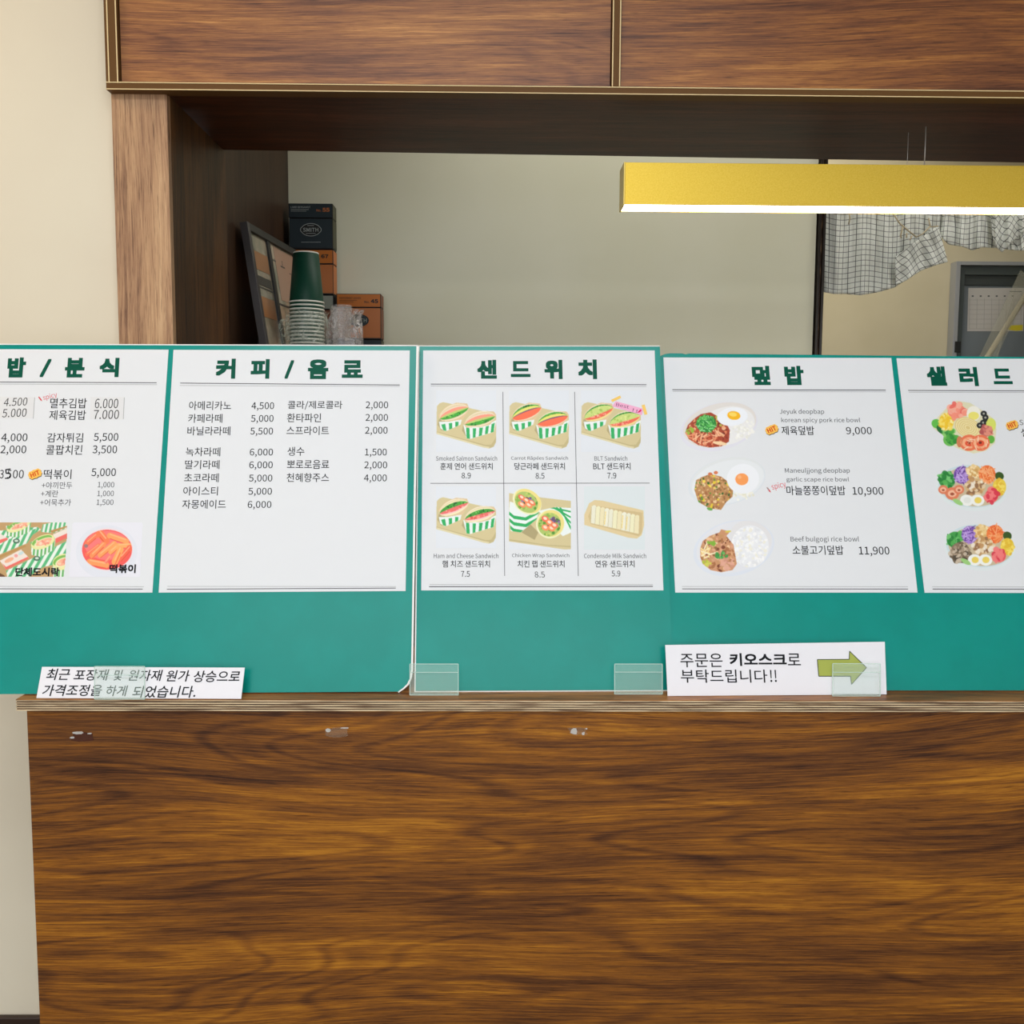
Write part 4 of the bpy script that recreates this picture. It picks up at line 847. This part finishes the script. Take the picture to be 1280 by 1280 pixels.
# ------------------------------------------------------------------ shelf behind the boards and what stands on it
ZS = H+.118-0.0
sx_ = XI2+.003
sh = empty('back_shelf', (-.25, 2.4, 0), 'dark wooden shelf unit behind the menu boards, carrying cups and tea boxes', 'shelf')
XS1 = P(520, 430, 2.3).x
XSL = XC1+.004
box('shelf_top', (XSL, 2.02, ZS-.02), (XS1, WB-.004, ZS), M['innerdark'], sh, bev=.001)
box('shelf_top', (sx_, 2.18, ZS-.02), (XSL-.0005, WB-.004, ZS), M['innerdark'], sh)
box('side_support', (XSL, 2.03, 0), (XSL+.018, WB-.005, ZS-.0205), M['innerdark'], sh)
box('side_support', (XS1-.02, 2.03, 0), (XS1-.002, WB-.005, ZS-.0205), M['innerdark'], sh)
# tea boxes ---------------------------------------------------------------
M['teal_black'] = pmat('blue_black_card', rgb(26, 42, 50), .5); M['blk'] = pmat('black_card', rgb(14, 15, 17), .5)
M['orange'] = pmat('copper_orange_card', rgb(196, 116, 58), .5); M['orange2'] = pmat('orange_lid_card', rgb(198, 110, 22), .5); M['olive'] = pmat('olive_card_side', rgb(64, 66, 44), .5)
M['pale'] = pmat('pale_card', rgb(150, 156, 146), .5); M['cop'] = pmat('copper_print', rgb(190, 112, 62), .4); M['sil'] = pmat('silver_print', rgb(176, 184, 182), .4); M['rust'] = pmat('rust_card', rgb(120, 66, 34), .5)
TD = 2.80; TDEP = .062
def tea_box(label, x0, x1, z0, z1, body, lid, side, edge, prints, lidf=.32):
    root = empty('tea_box', ((x0+x1)/2, TD+TDEP/2, z0), label, 'box', 'tea cartons on the back shelf')
    zl_ = z1-(z1-z0)*lidf; e = .0022
    bx_ = box('carton', (x0+.001, TD+.001, z0), (x1-.001, TD+TDEP-.001, zl_-.0008), edge, root, bev=.0008)
    box('lid', (x0, TD, zl_), (x1, TD+TDEP, z1-.0004), edge, root, bev=.0008)
    # coloured card faces inset between the dark edges
    def face(name, a, b, mat, inset): slab(name, [(a.x, inset, a.z), (b.x, inset, a.z), (b.x, inset, b.z), (a.x, inset, b.z)], .0006, (0, -1, 0), mat, root)
    face('body_face', Vector((x0+e, 0, z0+e*1.6)), Vector((x1-e, 0, zl_-e)), body, TD+.0008)
    face('lid_face', Vector((x0+e, 0, zl_+e*.8)), Vector((x1-e, 0, z1-e)), lid, TD-.0003)
    for (za, zb, mt) in ((z0+e*1.6, zl_-e, side), (zl_+e*.8, z1-e, side)):
        slab('side_face', [(x1+.0003, TD+e, za), (x1+.0003, TD+TDEP-e, za), (x1+.0003, TD+TDEP-e, zb), (x1+.0003, TD+e, zb)], .0009, (1, 0, 0), mt, root)
    pl = Plane((0, TD-.0004, H), (1, 0, 0), (0, 0, 1)); I = Ink(pl, .0003)
    prints(I, zl_)
    if I.v or I.q: I.done('box_print', root)
tx0, tx1 = P(361.2, 300, TD).x, P(416.2, 300, TD).x
def pr1(I, z):
    I.text('LORD BERGAMOT', 363.5, 388, 257.8, 260.2, M['sil'], bold=.01); I.line(363.5, 262, 386, 262, .5, M['sil']); I.line(363.5, 264, 383, 264, .4, M['sil'])
    I.text('No.', 395.5, 401.5, 261.5, 264.5, M['cop'], bold=.02); I.text('55', 403, 412, 259.8, 264.8, M['cop'], bold=.05)
    pts = []
    for k in range(28): an = 2*math.pi*k/28; r = 1.06 if abs(math.sin(an)) < .35 else 1; pts.append((388.6+12.2*math.cos(an)*r, 287.2+7.8*math.sin(an)))
    I.poly([(388.6+(x-388.6)*.94, 287.2+(y-287.2)*.92) for x, y in pts], M['blk'], .0001); I.stroke(pts+[pts[0]], .7, M['sil'], .0002)
    I.text('SMITH', 378.8, 398, 284.8, 289.8, M['sil'], bold=.02, h=.0003); I.line(384, 282, 392.5, 282, .6, M['sil'], .0003); I.line(382.5, 291.8, 394.5, 291.8, .6, M['sil'], .0003); I.line(376.5, 302.7, 401, 302.7, .5, M['sil'])
def pr2(I, z):
    I.text('No.', 393, 400, 321, 324, M['blk'], bold=.02); I.text('67', 401.5, 410.5, 318, 322.8, M['blk'], bold=.05)
def pr4(I, z):
    I.text('PEPPERMINT LEAVES', 424, 451, 371.5, 373.6, M['blk'], bold=.012); I.line(424, 375.5, 446, 375.5, .4, M['blk']); I.line(424, 377.3, 442, 377.3, .4, M['blk'])
    I.text('No.', 455.5, 461.8, 376, 379, M['blk'], bold=.02); I.text('45', 463.5, 472.6, 374, 379, M['blk'], bold=.05)
    pts = [(448.5+12.4*math.cos(2*math.pi*k/28), 400.5+7.6*math.sin(2*math.pi*k/28)) for k in range(28)]
    I.poly(pts, M['teal_black'], .0001); I.stroke(pts+[pts[0]], .6, M['blk'], .0002); I.text('SMITH', 439, 458.4, 398, 403, M['pale'], bold=.02, h=.0003)
hb = (P(388, 254, TD).z-ZS)/4
lab = [('black tea carton on top of the left carton stack', 'teal_black', 'teal_black', 'olive', pr1), ('copper orange tea carton directly under the black carton, behind the cups', 'orange', 'orange2', 'orange', pr2),
       ('tea carton with pale lid, third from the top of the left stack', 'rust', 'pale', 'blk', lambda I, z: None), ('dark tea carton at the bottom of the left stack behind the cups', 'teal_black', 'teal_black', 'olive', lambda I, z: None)]
for k, (lb, b_, l_, s_, fn) in enumerate(lab):
    z1 = ZS+hb*(4-k); tea_box(lb, tx0, tx1, z1-hb+.0012, z1-.0004, M[b_], M[l_], M[s_], M['blk'], fn)
ux0, ux1 = P(420.6, 390, TD).x, P(476.3, 390, TD).x; hb2 = (P(448, 367, TD).z-ZS)/2
tea_box('copper orange tea carton on top of the right-hand carton stack', ux0, ux1, ZS+hb2+.0012, ZS+2*hb2, M['orange'], M['orange2'], M['rust'], M['blk'], pr4, lidf=.30)
tea_box('black tea carton at the bottom of the right-hand carton stack', ux0, ux1, ZS+.0008, ZS+hb2-.0004, M['teal_black'], M['teal_black'], M['olive'], M['blk'], lambda I, z: None)
# paper cups --------------------------------------------------------------
CD = 2.42
cx_ = P(383.3, 378, CD); r_rim = (P(405.0, 378, CD).x-P(361.8, 378, CD).x)/2; r_base = (P(398, 318, CD).x-P(366.3, 318, CD).x)/2
z_rim = P(383, 378.5, CD).z; z_base = P(383, 316, CD).z; hc = z_base-z_rim; pitch_ = (P(383, 378, CD).z-P(383, 429, CD).z)/11.0
M['cup'] = pmat('dark_green_paper', rgb(2, 60, 44), .5, spec=.3, bump=(400, .1)); M['cuprim'] = pmat('white_paper_rim', rgb(232, 230, 220), .5)
def lathe(name, prof, mat, parent, c, seg=40, lean=0.0):
    vs, fs = [], []
    for r, z in prof:
        for k in range(seg): a = 2*math.pi*k/seg; vs.append(Vector((c[0]+r*math.cos(a), c[1]+r*math.sin(a), c[2]+z)))
    for i in range(len(prof)-1):
        for k in range(seg): fs.append([i*seg+k, i*seg+(k+1) % seg, (i+1)*seg+(k+1) % seg, (i+1)*seg+k])
    return mesh(name, vs, fs, mat, parent, smooth=True)
cup = empty('paper_cup', (cx_.x, CD, z_rim), 'dark green paper cup standing upside down on top of the cup stack', 'cup', 'upside-down paper cups in one stack')
lathe('cup_wall', [(r_rim-.001, .0018), (r_base, hc-.002), (r_base-.0012, hc-.002), (r_rim-.003, .0018)], M['cup'], cup, (cx_.x, CD, z_rim))
rt = .0022
lathe('rolled_rim', [(r_rim-.0008+rt*math.cos(a), .0+rt*math.sin(a)) for a in [2*math.pi*k/8 for k in range(9)]], M['cuprim'], cup, (cx_.x, CD, z_rim))
lathe('cup_base', [(r_base+.0001, hc-.0035), (r_base+.0003, hc-.001), (r_base-.0006, hc), (r_base-.002, hc-.0006), (r_base-.0028, hc-.008), (.0005, hc-.0082)], M['cuprim'], cup, (cx_.x, CD, z_rim))
ordn = ['second', 'third', 'fourth', 'fifth', 'sixth', 'seventh', 'eighth', 'ninth', 'tenth', 'eleventh', 'twelfth']
ncup = int((z_rim-rt-ZS)/pitch_)
pitch2 = (z_rim-rt-.0006-ZS)/ncup if abs((z_rim-rt-ZS)/ncup-pitch_) < .0012 else pitch_
kids = list(cup.children)
for k in range(1, ncup+1):
    c = cup.copy(); COL.objects.link(c); c.location = cup.location-Vector((0, 0, pitch2*k))
    for ch in kids:
        if ch.name.startswith('cup_base'): continue
        d = ch.copy(); COL.objects.link(d); d.parent = c
    if k <= 11: c['label'] = 'nested green paper cup showing only its white rim, %s from the top of the stack' % ordn[k-1]
    else: c['label'] = 'green paper cup nested at the hidden bottom of the stack behind the menu board'
# clear plastic wraps ------------------------------------------------------
def plastic(name, alpha, tint, rough=.12):
    m = bpy.data.materials.new(name); m.use_nodes = True; N, L = m.node_tree.nodes, m.node_tree.links; b = N['Principled BSDF']
    b.inputs['Base Color'].default_value = tint; b.inputs['Roughness'].default_value = rough; b.inputs['Specular IOR Level'].default_value = 1.0
    tc = N.new('ShaderNodeTexCoord'); n = N.new('ShaderNodeTexNoise'); n.inputs['Scale'].default_value = 42; n.inputs['Detail'].default_value = 5; n.inputs['Distortion'].default_value = 1.5
    L.new(tc.outputs['Object'], n.inputs['Vector']); mr = N.new('ShaderNodeMapRange'); mr.inputs[1].default_value = .4; mr.inputs[2].default_value = .7; mr.inputs[3].default_value = alpha*.35; mr.inputs[4].default_value = alpha*1.9
    L.new(n.outputs[0], mr.inputs[0]); L.new(mr.outputs[0], b.inputs['Alpha'])
    bp = N.new('ShaderNodeBump'); bp.inputs['Strength'].default_value = .7; bp.inputs['Distance'].default_value = .004; L.new(n.outputs[0], bp.inputs['Height']); L.new(bp.outputs[0], b.inputs['Normal'])
    return m
def bag(name, label, prof, c, mat, seed, squash=1.0, crumple=.006, cat='bag', parent=None, part='film'):
    rnd = random.Random(seed); seg = 40; vs, fs = [], []; ph = [rnd.uniform(0, 6.28) for _ in range(8)]
    for i, (r, z, dx) in enumerate(prof):
        for k in range(seg):
            a = 2*math.pi*k/seg; w_ = crumple*(math.sin(5*a+ph[0]+z*60)+.7*math.sin(9*a+ph[1]-z*90)+.6*math.sin(14*a+ph[2]+z*140))*.5+rnd.uniform(-.3, .3)*crumple
            if i == 0: w_ = 0
            vs.append(Vector((c[0]+dx+(r+w_)*math.cos(a), c[1]+(r+w_)*math.sin(a)*squash, c[2]+z+w_*.5)))
    for i in range(len(prof)-1):
        for k in range(seg): fs.append([i*seg+k, i*seg+(k+1) % seg, (i+1)*seg+(k+1) % seg, (i+1)*seg+k])
    root = parent or empty(name, c, label, cat)
    mesh(part, vs, fs, mat, root, smooth=False); return root
zt_s = P(383, 392, CD).z-ZS
bag('plastic_sleeve', 'clear crumpled plastic sleeve pulled down around the lower cups', [(r_rim+.004, .0012, 0), (r_rim+.008, zt_s*.3, 0), (r_rim+.009, zt_s*.55, 0), (r_rim+.010, zt_s*.75, 0), (r_rim+.008, zt_s*.88, .001), (r_rim+.006, zt_s*.97, .002), (r_rim+.011, zt_s*1.02, .001)], (cx_.x, CD, ZS), plastic('clear_plastic_film', .26, rgb(214, 222, 206)), 3, crumple=.004)
# loose flap of the sleeve on the left
rnd = random.Random(8); vs, fs = [], []
for i in range(7):
    for j in range(7):
        x = 348+ (364-348)*i/6; y0_ = 398+abs(i-2)*2.0 - 0*i; y = y0_+(445-y0_)*j/6
        p_ = P(x, y, CD-.02+rnd.uniform(-.008, .008)+.02*(i/6)); vs.append(p_)
fs = [[i*7+j, i*7+j+1, (i+1)*7+j+1, (i+1)*7+j] for i in range(6) for j in range(6)]
sleeve = [o for o in bpy.data.objects if o.name == 'plastic_sleeve'][0]
mesh('loose_flap', vs, fs, plastic('clear_plastic_flap', .34, rgb(206, 214, 196)), sleeve)
# bag of clear lids
BD = 2.44; bc = P(430.5, 430, BD); zt_b = P(430, 386, BD).z-ZS; rb = (P(453.5, 420, BD).x-P(409, 420, BD).x)/2
bagr = bag('plastic_bag', 'crumpled greyish plastic bag of clear cups in front of the orange carton', [(rb*.8, .0012, 0), (rb*.95, zt_b*.15, 0), (rb, zt_b*.4, .002), (rb*1.0, zt_b*.62, .002), (rb*.93, zt_b*.80, .0), (rb*.86, zt_b*.90, .004), (rb*.9, zt_b*.985, .008)], (bc.x, BD, ZS), plastic('hazy_plastic_film', .36, rgb(205, 198, 194)), 5, crumple=.006)
M['clearcup'] = pmat('clear_plastic_cup', rgb(220, 214, 210), .1, spec=1, alpha=.22)
M['lidwhite'] = pmat('frosted_lid_plastic', rgb(200, 204, 214), .25, alpha=.42)
cc = (P(427, 400, BD).x, BD, ZS+.002); zt_c = P(427, 383, BD).z-ZS
lathe('clear_cup', [(.020, 0), (.026, zt_c-.004), (.0262, zt_c), (.0245, zt_c), (.019, .004)], M['clearcup'], bagr, cc, 28)
lathe('lid_stack', [(v_, z_) for k in range(9) for v_, z_ in ((.022, .09+k*.008-.09), (.0235, k*.008+.003), (.021, k*.008+.006))], M['lidwhite'], bagr, (P(433, 400, BD).x, BD-.01, ZS+.03), 28)
# picture frame on an easel leg ---------------------------------------------
M['frame'] = pmat('dark_grey_frame', rgb(66, 62, 62), .5, bump=(200, .2)); M['framein'] = pmat('black_frame_side', rgb(32, 31, 31), .5)
fn_ = P(305.5, 277, 2.30); ff = P(367, 319, 2.66)
dirn = Vector((ff.x-fn_.x, ff.y-fn_.y, 0)); fl = dirn.length; dirn.normalize(); nrm = Vector((dirn.y, -dirn.x, 0))
bt = P(330.5, 432, 2.30); topz = fn_.z; lean = (bt-fn_); k_ = (fn_.z-ZS-.002)/(fn_.z-bt.z); foot = fn_+lean*k_
up_ = (fn_-foot); hgt = up_.length; upn = up_.normalized(); nn = dirn.cross(upn).normalized()
if nn.x < 0: nn = -nn
fr = empty('picture_frame', foot, 'dark grey two-pane picture frame leaning at the left of the shelf', 'frame')
FP = Plane(foot, dirn, upn)
def fbar(name, a0, a1, b0, b1, h0, h1, mat):
    c4 = lambda h: [foot+dirn*a+upn*b+nn*h for a, b in ((a0, b0), (a1, b0), (a1, b1), (a0, b1))]
    hexa(name, c4(h1), c4(h0), mat, fr, bev=.0008)
fw = .018
fbar('frame_bar', 0, fw, 0, hgt, -.012, .006, M['frame']); fbar('frame_bar', fl-fw, fl, 0, hgt, -.012, .006, M['framein'])
fbar('frame_bar', fw, fl-fw, hgt-fw, hgt, -.012, .006, M['framein']); fbar('frame_bar', fw, fl-fw, 0, fw, -.012, .006, M['framein'])
ml = fl*.40; fbar('mullion', ml-.010, ml+.010, fw, hgt-fw, -.010, .004, M['framein'])
M['photo'] = ramp_noise('glazed_print', rgb(116, 118, 100), rgb(176, 160, 140), 9, det=5, rough=.15, spec=.9)
fbar('glazed_print', fw, ml-.010, fw, hgt-fw, -.008, -.001, M['photo']); fbar('glazed_print', ml+.010, fl-fw, fw, hgt-fw, -.008, -.001, M['photo'])
tanm, tan2, dk = pmat('tan_print_block', rgb(160, 108, 66), .3), pmat('pink_print_block', rgb(176, 140, 120), .3), pmat('dark_print_line', rgb(52, 50, 48), .4)
for a0, a1, b0, b1, mt in ((fw+.004, ml-.016, hgt-.105, hgt-.06, tanm), (fw+.004, ml-.016, hgt-.22, hgt-.17, tanm), (ml+.045, fl-fw, hgt-.16, hgt-fw-.004, tan2), (ml+.014, fl-fw, hgt-.175, hgt-.170, dk), (ml+.012, ml+.05, hgt-.062, hgt-.058, dk), (fl*.62, fl*.72, hgt-.07, hgt-.064, dk), (fl*.66, fl*.68, hgt-.07, hgt-.05, dk), (fl*.8, fl-fw, hgt-.078, hgt-.074, dk), (fw+.004, ml-.014, hgt-.15, hgt-.146, dk), (fw+.006, ml-.02, hgt-.143, hgt-.120, dk)):
    fbar('print_block', a0, a1, b0, b1, -.0012, -.0004, mt)
eb = foot+dirn*fl*.3-nn*.11; eb.z = ZS+.002
tube('easel_leg', [foot+dirn*fl*.3+upn*hgt*.55-nn*.016, Vector((max(eb.x, XI2+.006), eb.y, ZS+.004))], .003, M['frame'], fr)

# ------------------------------------------------------------------ beyond the opening: grey door with a paper sheet
dr = empty('door_1', P(1235, 500, WR), None, None); dr.location.z = 0; tag(dr, kind='structure')
M['alu'] = pmat('light_grey_trim', rgb(150, 152, 156), .4); M['dgrey'] = pmat('dark_grey_metal', rgb(72, 80, 80), .45); M['leaf'] = pmat('blue_grey_door', rgb(112, 120, 126), .5); M['dgrey2'] = pmat('darker_grey_metal', rgb(58, 64, 64), .5)
def wx(px, y=380, D=WR): return P(px, y, D).x
def wz(py, px=1230, D=WR): return P(px, py, D).z
y1 = WR-.001; xt = wx(1186); xr = wx(1186)+.80; zt = wz(329.5)
def bx3(name, x0, x1, z0, z1, d0, d1, mat, bev=.001): box(name, (x0, y1-d1, z0), (x1, y1-d0, z1), mat, dr, bev)
tw = wx(1191.5)-xt
bx3('door_casing', xt, xt+tw, 0.001, zt, 0, .05, M['alu']); bx3('door_casing', xt+tw, xr, zt-(wz(330)-wz(334.5)), zt, 0, .05, M['alu']); bx3('door_casing', xr, xr+tw, 0.001, zt, 0, .05, M['alu'])
zt2 = zt-(wz(330)-wz(334.5))
bx3('door_frame', xt+tw, wx(1200), .001, zt2-.0005, 0, .03, M['dgrey']); bx3('door_frame', wx(1200), xr, wz(345), zt2-.0005, 0, .03, M['dgrey']); bx3('door_frame', wx(1200), xr, wz(357.5), wz(345), 0, .018, M['dgrey2'])  # lower band of the frame head in a darker grey
bx3('door_leaf', wx(1199.5), xr-.001, .005, wz(357.6), 0, .012, M['leaf'])
bx3('hinge', wx(1188.5), wx(1195.5), wz(442), wz(428.5), .0305, .055, M['blk'])
sh_pl = Plane((0, y1-.0125, H), (1, 0, 0), (0, 0, 1))
M['sheetp'] = pmat('grey_white_sheet', rgb(190, 186, 182), .6); M['faint'] = pmat('faint_grid_ink', rgb(160, 157, 154), .6); M['yl'] = pmat('yellow_label', rgb(206, 190, 40), .5)
pp = [sh_pl.px(1209, 414, .0006), sh_pl.px(1279, 414, .0006), sh_pl.px(1280, 360, .0006), sh_pl.px(1210.5, 360, .0006)]
cal = slab('paper_sheet', pp, .0005, (0, -1, 0), M['sheetp']); tag(cal, 'grey-white timetable sheet taped to the grey door beyond the opening', 'paper')
I = Ink(sh_pl, .0009)
for k in range(8): I.line(1212+k*9.2, 373, 1211.4+k*9.2, 411, .5, M['faint'])
for k in range(7): I.line(1211, 375+k*6, 1278, 375+k*6, .4, M['faint'])
for k in range(6): I.poly([(1214.5+k*10, 369.3), (1217+k*10, 369.3), (1217+k*10, 371), (1214.5+k*10, 371)], M['dgrey'])
I.line(1262, 364.5, 1277, 364.5, 1.0, M['dgrey'])
I.done('printed_grid', cal)
I = Ink(sh_pl, .0012); I.poly([(1258, 407), (1278.5, 406), (1278, 413), (1270, 413.6), (1258, 412)], M['yl']); o = I.done('yellow_label', cal); del o['kind']
# leaning pole and clear panel in front of the door
M['pole'] = pmat('cream_pole', rgb(186, 176, 150), .45)
pd = WR-.06
a_, b_ = P(1238, 440, pd), P(1284, 366, pd); d_ = (b_-a_); 
kf = (a_.z-.02)/d_.z; pb = a_-d_*kf; pb2 = Vector((a_.x-d_.x*.9, pd-.1, a_.z-d_.z*.9))
pole = tube('leaning_pole', [a_-d_*((a_.z-.02)/d_.z), b_+d_*1.5], .0115, M['pole']); tag(pole, 'cream pole leaning across the grey door beyond the opening', 'pole')
M['sheetclear'] = pmat('clear_sheet', rgb(190, 188, 170), .2, alpha=.22)
q = [P(1224, 446, WR-.09), P(1246, 446, WR-.09), P(1290, 352, WR-.09), P(1276, 337, WR-.09)]
low = [Vector((q[0].x-.30, WR-.16, .004)), Vector((q[1].x-.22, WR-.16, .004))]
film = slab('clear_panel', [low[0], low[1], q[1], q[2], q[3], q[0]], .002, (0, -1, 0), M['sheetclear']); tag(film, 'long clear plastic strip leaning diagonally over the grey door', 'plastic strip')

# ------------------------------------------------------------------ checked cloth hung across the opening
def check_mat(name, seed):
    m = bpy.data.materials.new(name); m.use_nodes = True; N, L = m.node_tree.nodes, m.node_tree.links; b = N['Principled BSDF']
    uv = N.new('ShaderNodeUVMap'); uv.uv_map = 'UVMap'; sx = N.new('ShaderNodeSeparateXYZ'); L.new(uv.outputs[0], sx.inputs[0])
    def ln(o):
        f = N.new('ShaderNodeMath'); f.operation = 'FRACT'; L.new(o, f.inputs[0]); c = N.new('ShaderNodeMath'); c.operation = 'LESS_THAN'; c.inputs[1].default_value = .105; L.new(f.outputs[0], c.inputs[0]); return c.outputs[0]
    mx_ = N.new('ShaderNodeMath'); mx_.operation = 'MAXIMUM'; L.new(ln(sx.outputs[0]), mx_.inputs[0]); L.new(ln(sx.outputs[1]), mx_.inputs[1])
    mix = N.new('ShaderNodeMixRGB'); mix.inputs[1].default_value = rgb(232, 235, 229); mix.inputs[2].default_value = rgb(104, 106, 106); L.new(mx_.outputs[0], mix.inputs[0]); L.new(mix.outputs[0], b.inputs['Base Color'])
    b.inputs['Roughness'].default_value = .85; b.inputs['Specular IOR Level'].default_value = .15
    n = N.new('ShaderNodeTexNoise'); n.inputs['Scale'].default_value = 40; n.inputs['Detail'].default_value = 4; bp = N.new('ShaderNodeBump'); bp.inputs['Strength'].default_value = .5; bp.inputs['Distance'].default_value = .004
    tc = N.new('ShaderNodeTexCoord'); L.new(tc.outputs['Object'], n.inputs['Vector']); L.new(n.outputs[0], bp.inputs['Height']); L.new(bp.outputs[0], b.inputs['Normal'])
    return m
M['check'] = check_mat('checked_cloth', 1); M['cord'] = pmat('cream_cord', rgb(196, 182, 152), .8)
CL = WB+.03
ccx = P(1160, 250, CL)
cloth = empty('checked_curtain', (ccx.x, CL, P(1100, 300, CL).z), 'white cloth with thin grey checks gathered across the kitchen opening', 'curtain')
def lerp_poly(pts, t):
    ds = [0]
    for a, b in zip(pts, pts[1:]): ds.append(ds[-1]+math.hypot(b[0]-a[0], b[1]-a[1]))
    L_ = ds[-1]*t
    for i in range(len(pts)-1):
        if L_ <= ds[i+1]+1e-9: k = (L_-ds[i])/(ds[i+1]-ds[i] or 1); return (pts[i][0]+(pts[i+1][0]-pts[i][0])*k, pts[i][1]+(pts[i+1][1]-pts[i][1])*k)
    return pts[-1]
def z7(x, y): return (1000+x*.21875, 240+y*.21875)
def drape(top, bot, D, ang, amp, nf, seed, per=6.7, nu=70, nv=34, name='cloth_fold', cv=0.0):
    rnd = random.Random(seed); ph = [rnd.uniform(0, 6.28) for _ in range(6)]; vs, uv = [], []
    c, s_ = math.cos(math.radians(ang)), math.sin(math.radians(ang)); th_ = .0
    for i in range(nu+1):
        u = i/nu; A = lerp_poly(top, u); B = lerp_poly(bot, u)
        for j in range(nv+1):
            v = j/nv; x = A[0]+(B[0]-A[0])*v; y = A[1]+(B[1]-A[1])*v
            d = amp*((.35+.65*v)*math.sin(nf*2*math.pi*u+ph[0]+1.2*v)+.5*math.sin(nf*4.3*u*math.pi+ph[1]-2.2*v)+.4*math.sin(9*v+ph[2]+4*u)*(.5))
            vs.append(P(x, y, D+d)); wx_ = x+1.8*math.sin(nf*2*math.pi*u+ph[3]+1.5*v)+cv*(v-.5)*(v-.5)*10; wy_ = y+1.6*math.sin(4*u+ph[4]+2*v)+2.2*math.sin(nf*math.pi*u+ph[5])
            uv.append(((wx_*c+wy_*s_)/per, (-wx_*s_+wy_*c)/per))
    n = len(vs); vs2 = vs+[p+Vector((0, .0012, 0)) for p in vs]; w1 = nv+1
    fs = [[i*w1+j, i*w1+j+1, (i+1)*w1+j+1, (i+1)*w1+j] for i in range(nu) for j in range(nv)]
    fs += [[n+q_ for q_ in f[::-1]] for f in fs]
    rim = [i*w1 for i in range(nu+1)]+[nu*w1+j for j in range(1, w1)]+[i*w1+nv for i in range(nu-1, -1, -1)]+[j for j in range(nv-1, 0, -1)]
    fs += [[rim[k], rim[(k+1) % len(rim)], n+rim[(k+1) % len(rim)], n+rim[k]] for k in range(len(rim))]
    return mesh(name, vs2, fs, M['check'], cloth, smooth=True, uvs=uv+uv)
T = lambda L_: [z7(*q) for q in L_]
drape(T([(147, 20), (840, 20)]), T([(128, 570), (190, 582), (270, 583), (345, 590), (450, 572), (540, 546), (580, 520), (660, 462), (740, 425), (800, 300)]), CL, 2, .010, 5, 1)
drape(T([(545, 370), (640, 300), (790, 190)]), T([(548, 530), (600, 510), (690, 450), (770, 420), (845, 400)]), CL-.022, -34, .006, 2, 2, nu=50, nv=24)
drape(T([(825, 20), (1100, 20)]), T([(800, 250), (850, 300), (930, 312), (985, 334), (1040, 316), (1125, 320)]), CL-.006, 3, .009, 3, 3, nu=50)
drape(T([(1085, 20), (1330, 20)]), T([(1100, 255), (1128, 320), (1155, 345), (1210, 290), (1330, 170)]), CL-.028, 36, .008, 3, 4, nu=50)
drape(T([(1150, 300), (1235, 215), (1330, 140)]), T([(1150, 318), (1180, 328), (1240, 333), (1330, 336)]), CL-.012, -18, .005, 3, 5, nu=50, nv=24)
for pts in ([(530, 120), (570, 180), (620, 222), (665, 258)], [(590, 190), (575, 250), (580, 262)], [(665, 258), (700, 240), (745, 195)], [(610, 235), (608, 262)], [(640, 250), (628, 275)], [(280, 110), (285, 150), (278, 185)], [(735, 150), (745, 200), (790, 195)]):
    tube('cord', [P(*z7(*q), CL-.045) for q in pts], .0022, M['cord'], cloth, 6)
rod = tube('curtain_rod', [(XJ1+.004, CL, P(1100, 243, CL).z), (XJ1+1.25, CL, P(1100, 243, CL).z)], .006, M['steel'], cloth)
tag(box('wall_back_right', (XJ1+1.25, WB, 0), (3.5, WB+.10, CEIL), M['wall_b']), kind='structure')

flush_ink()
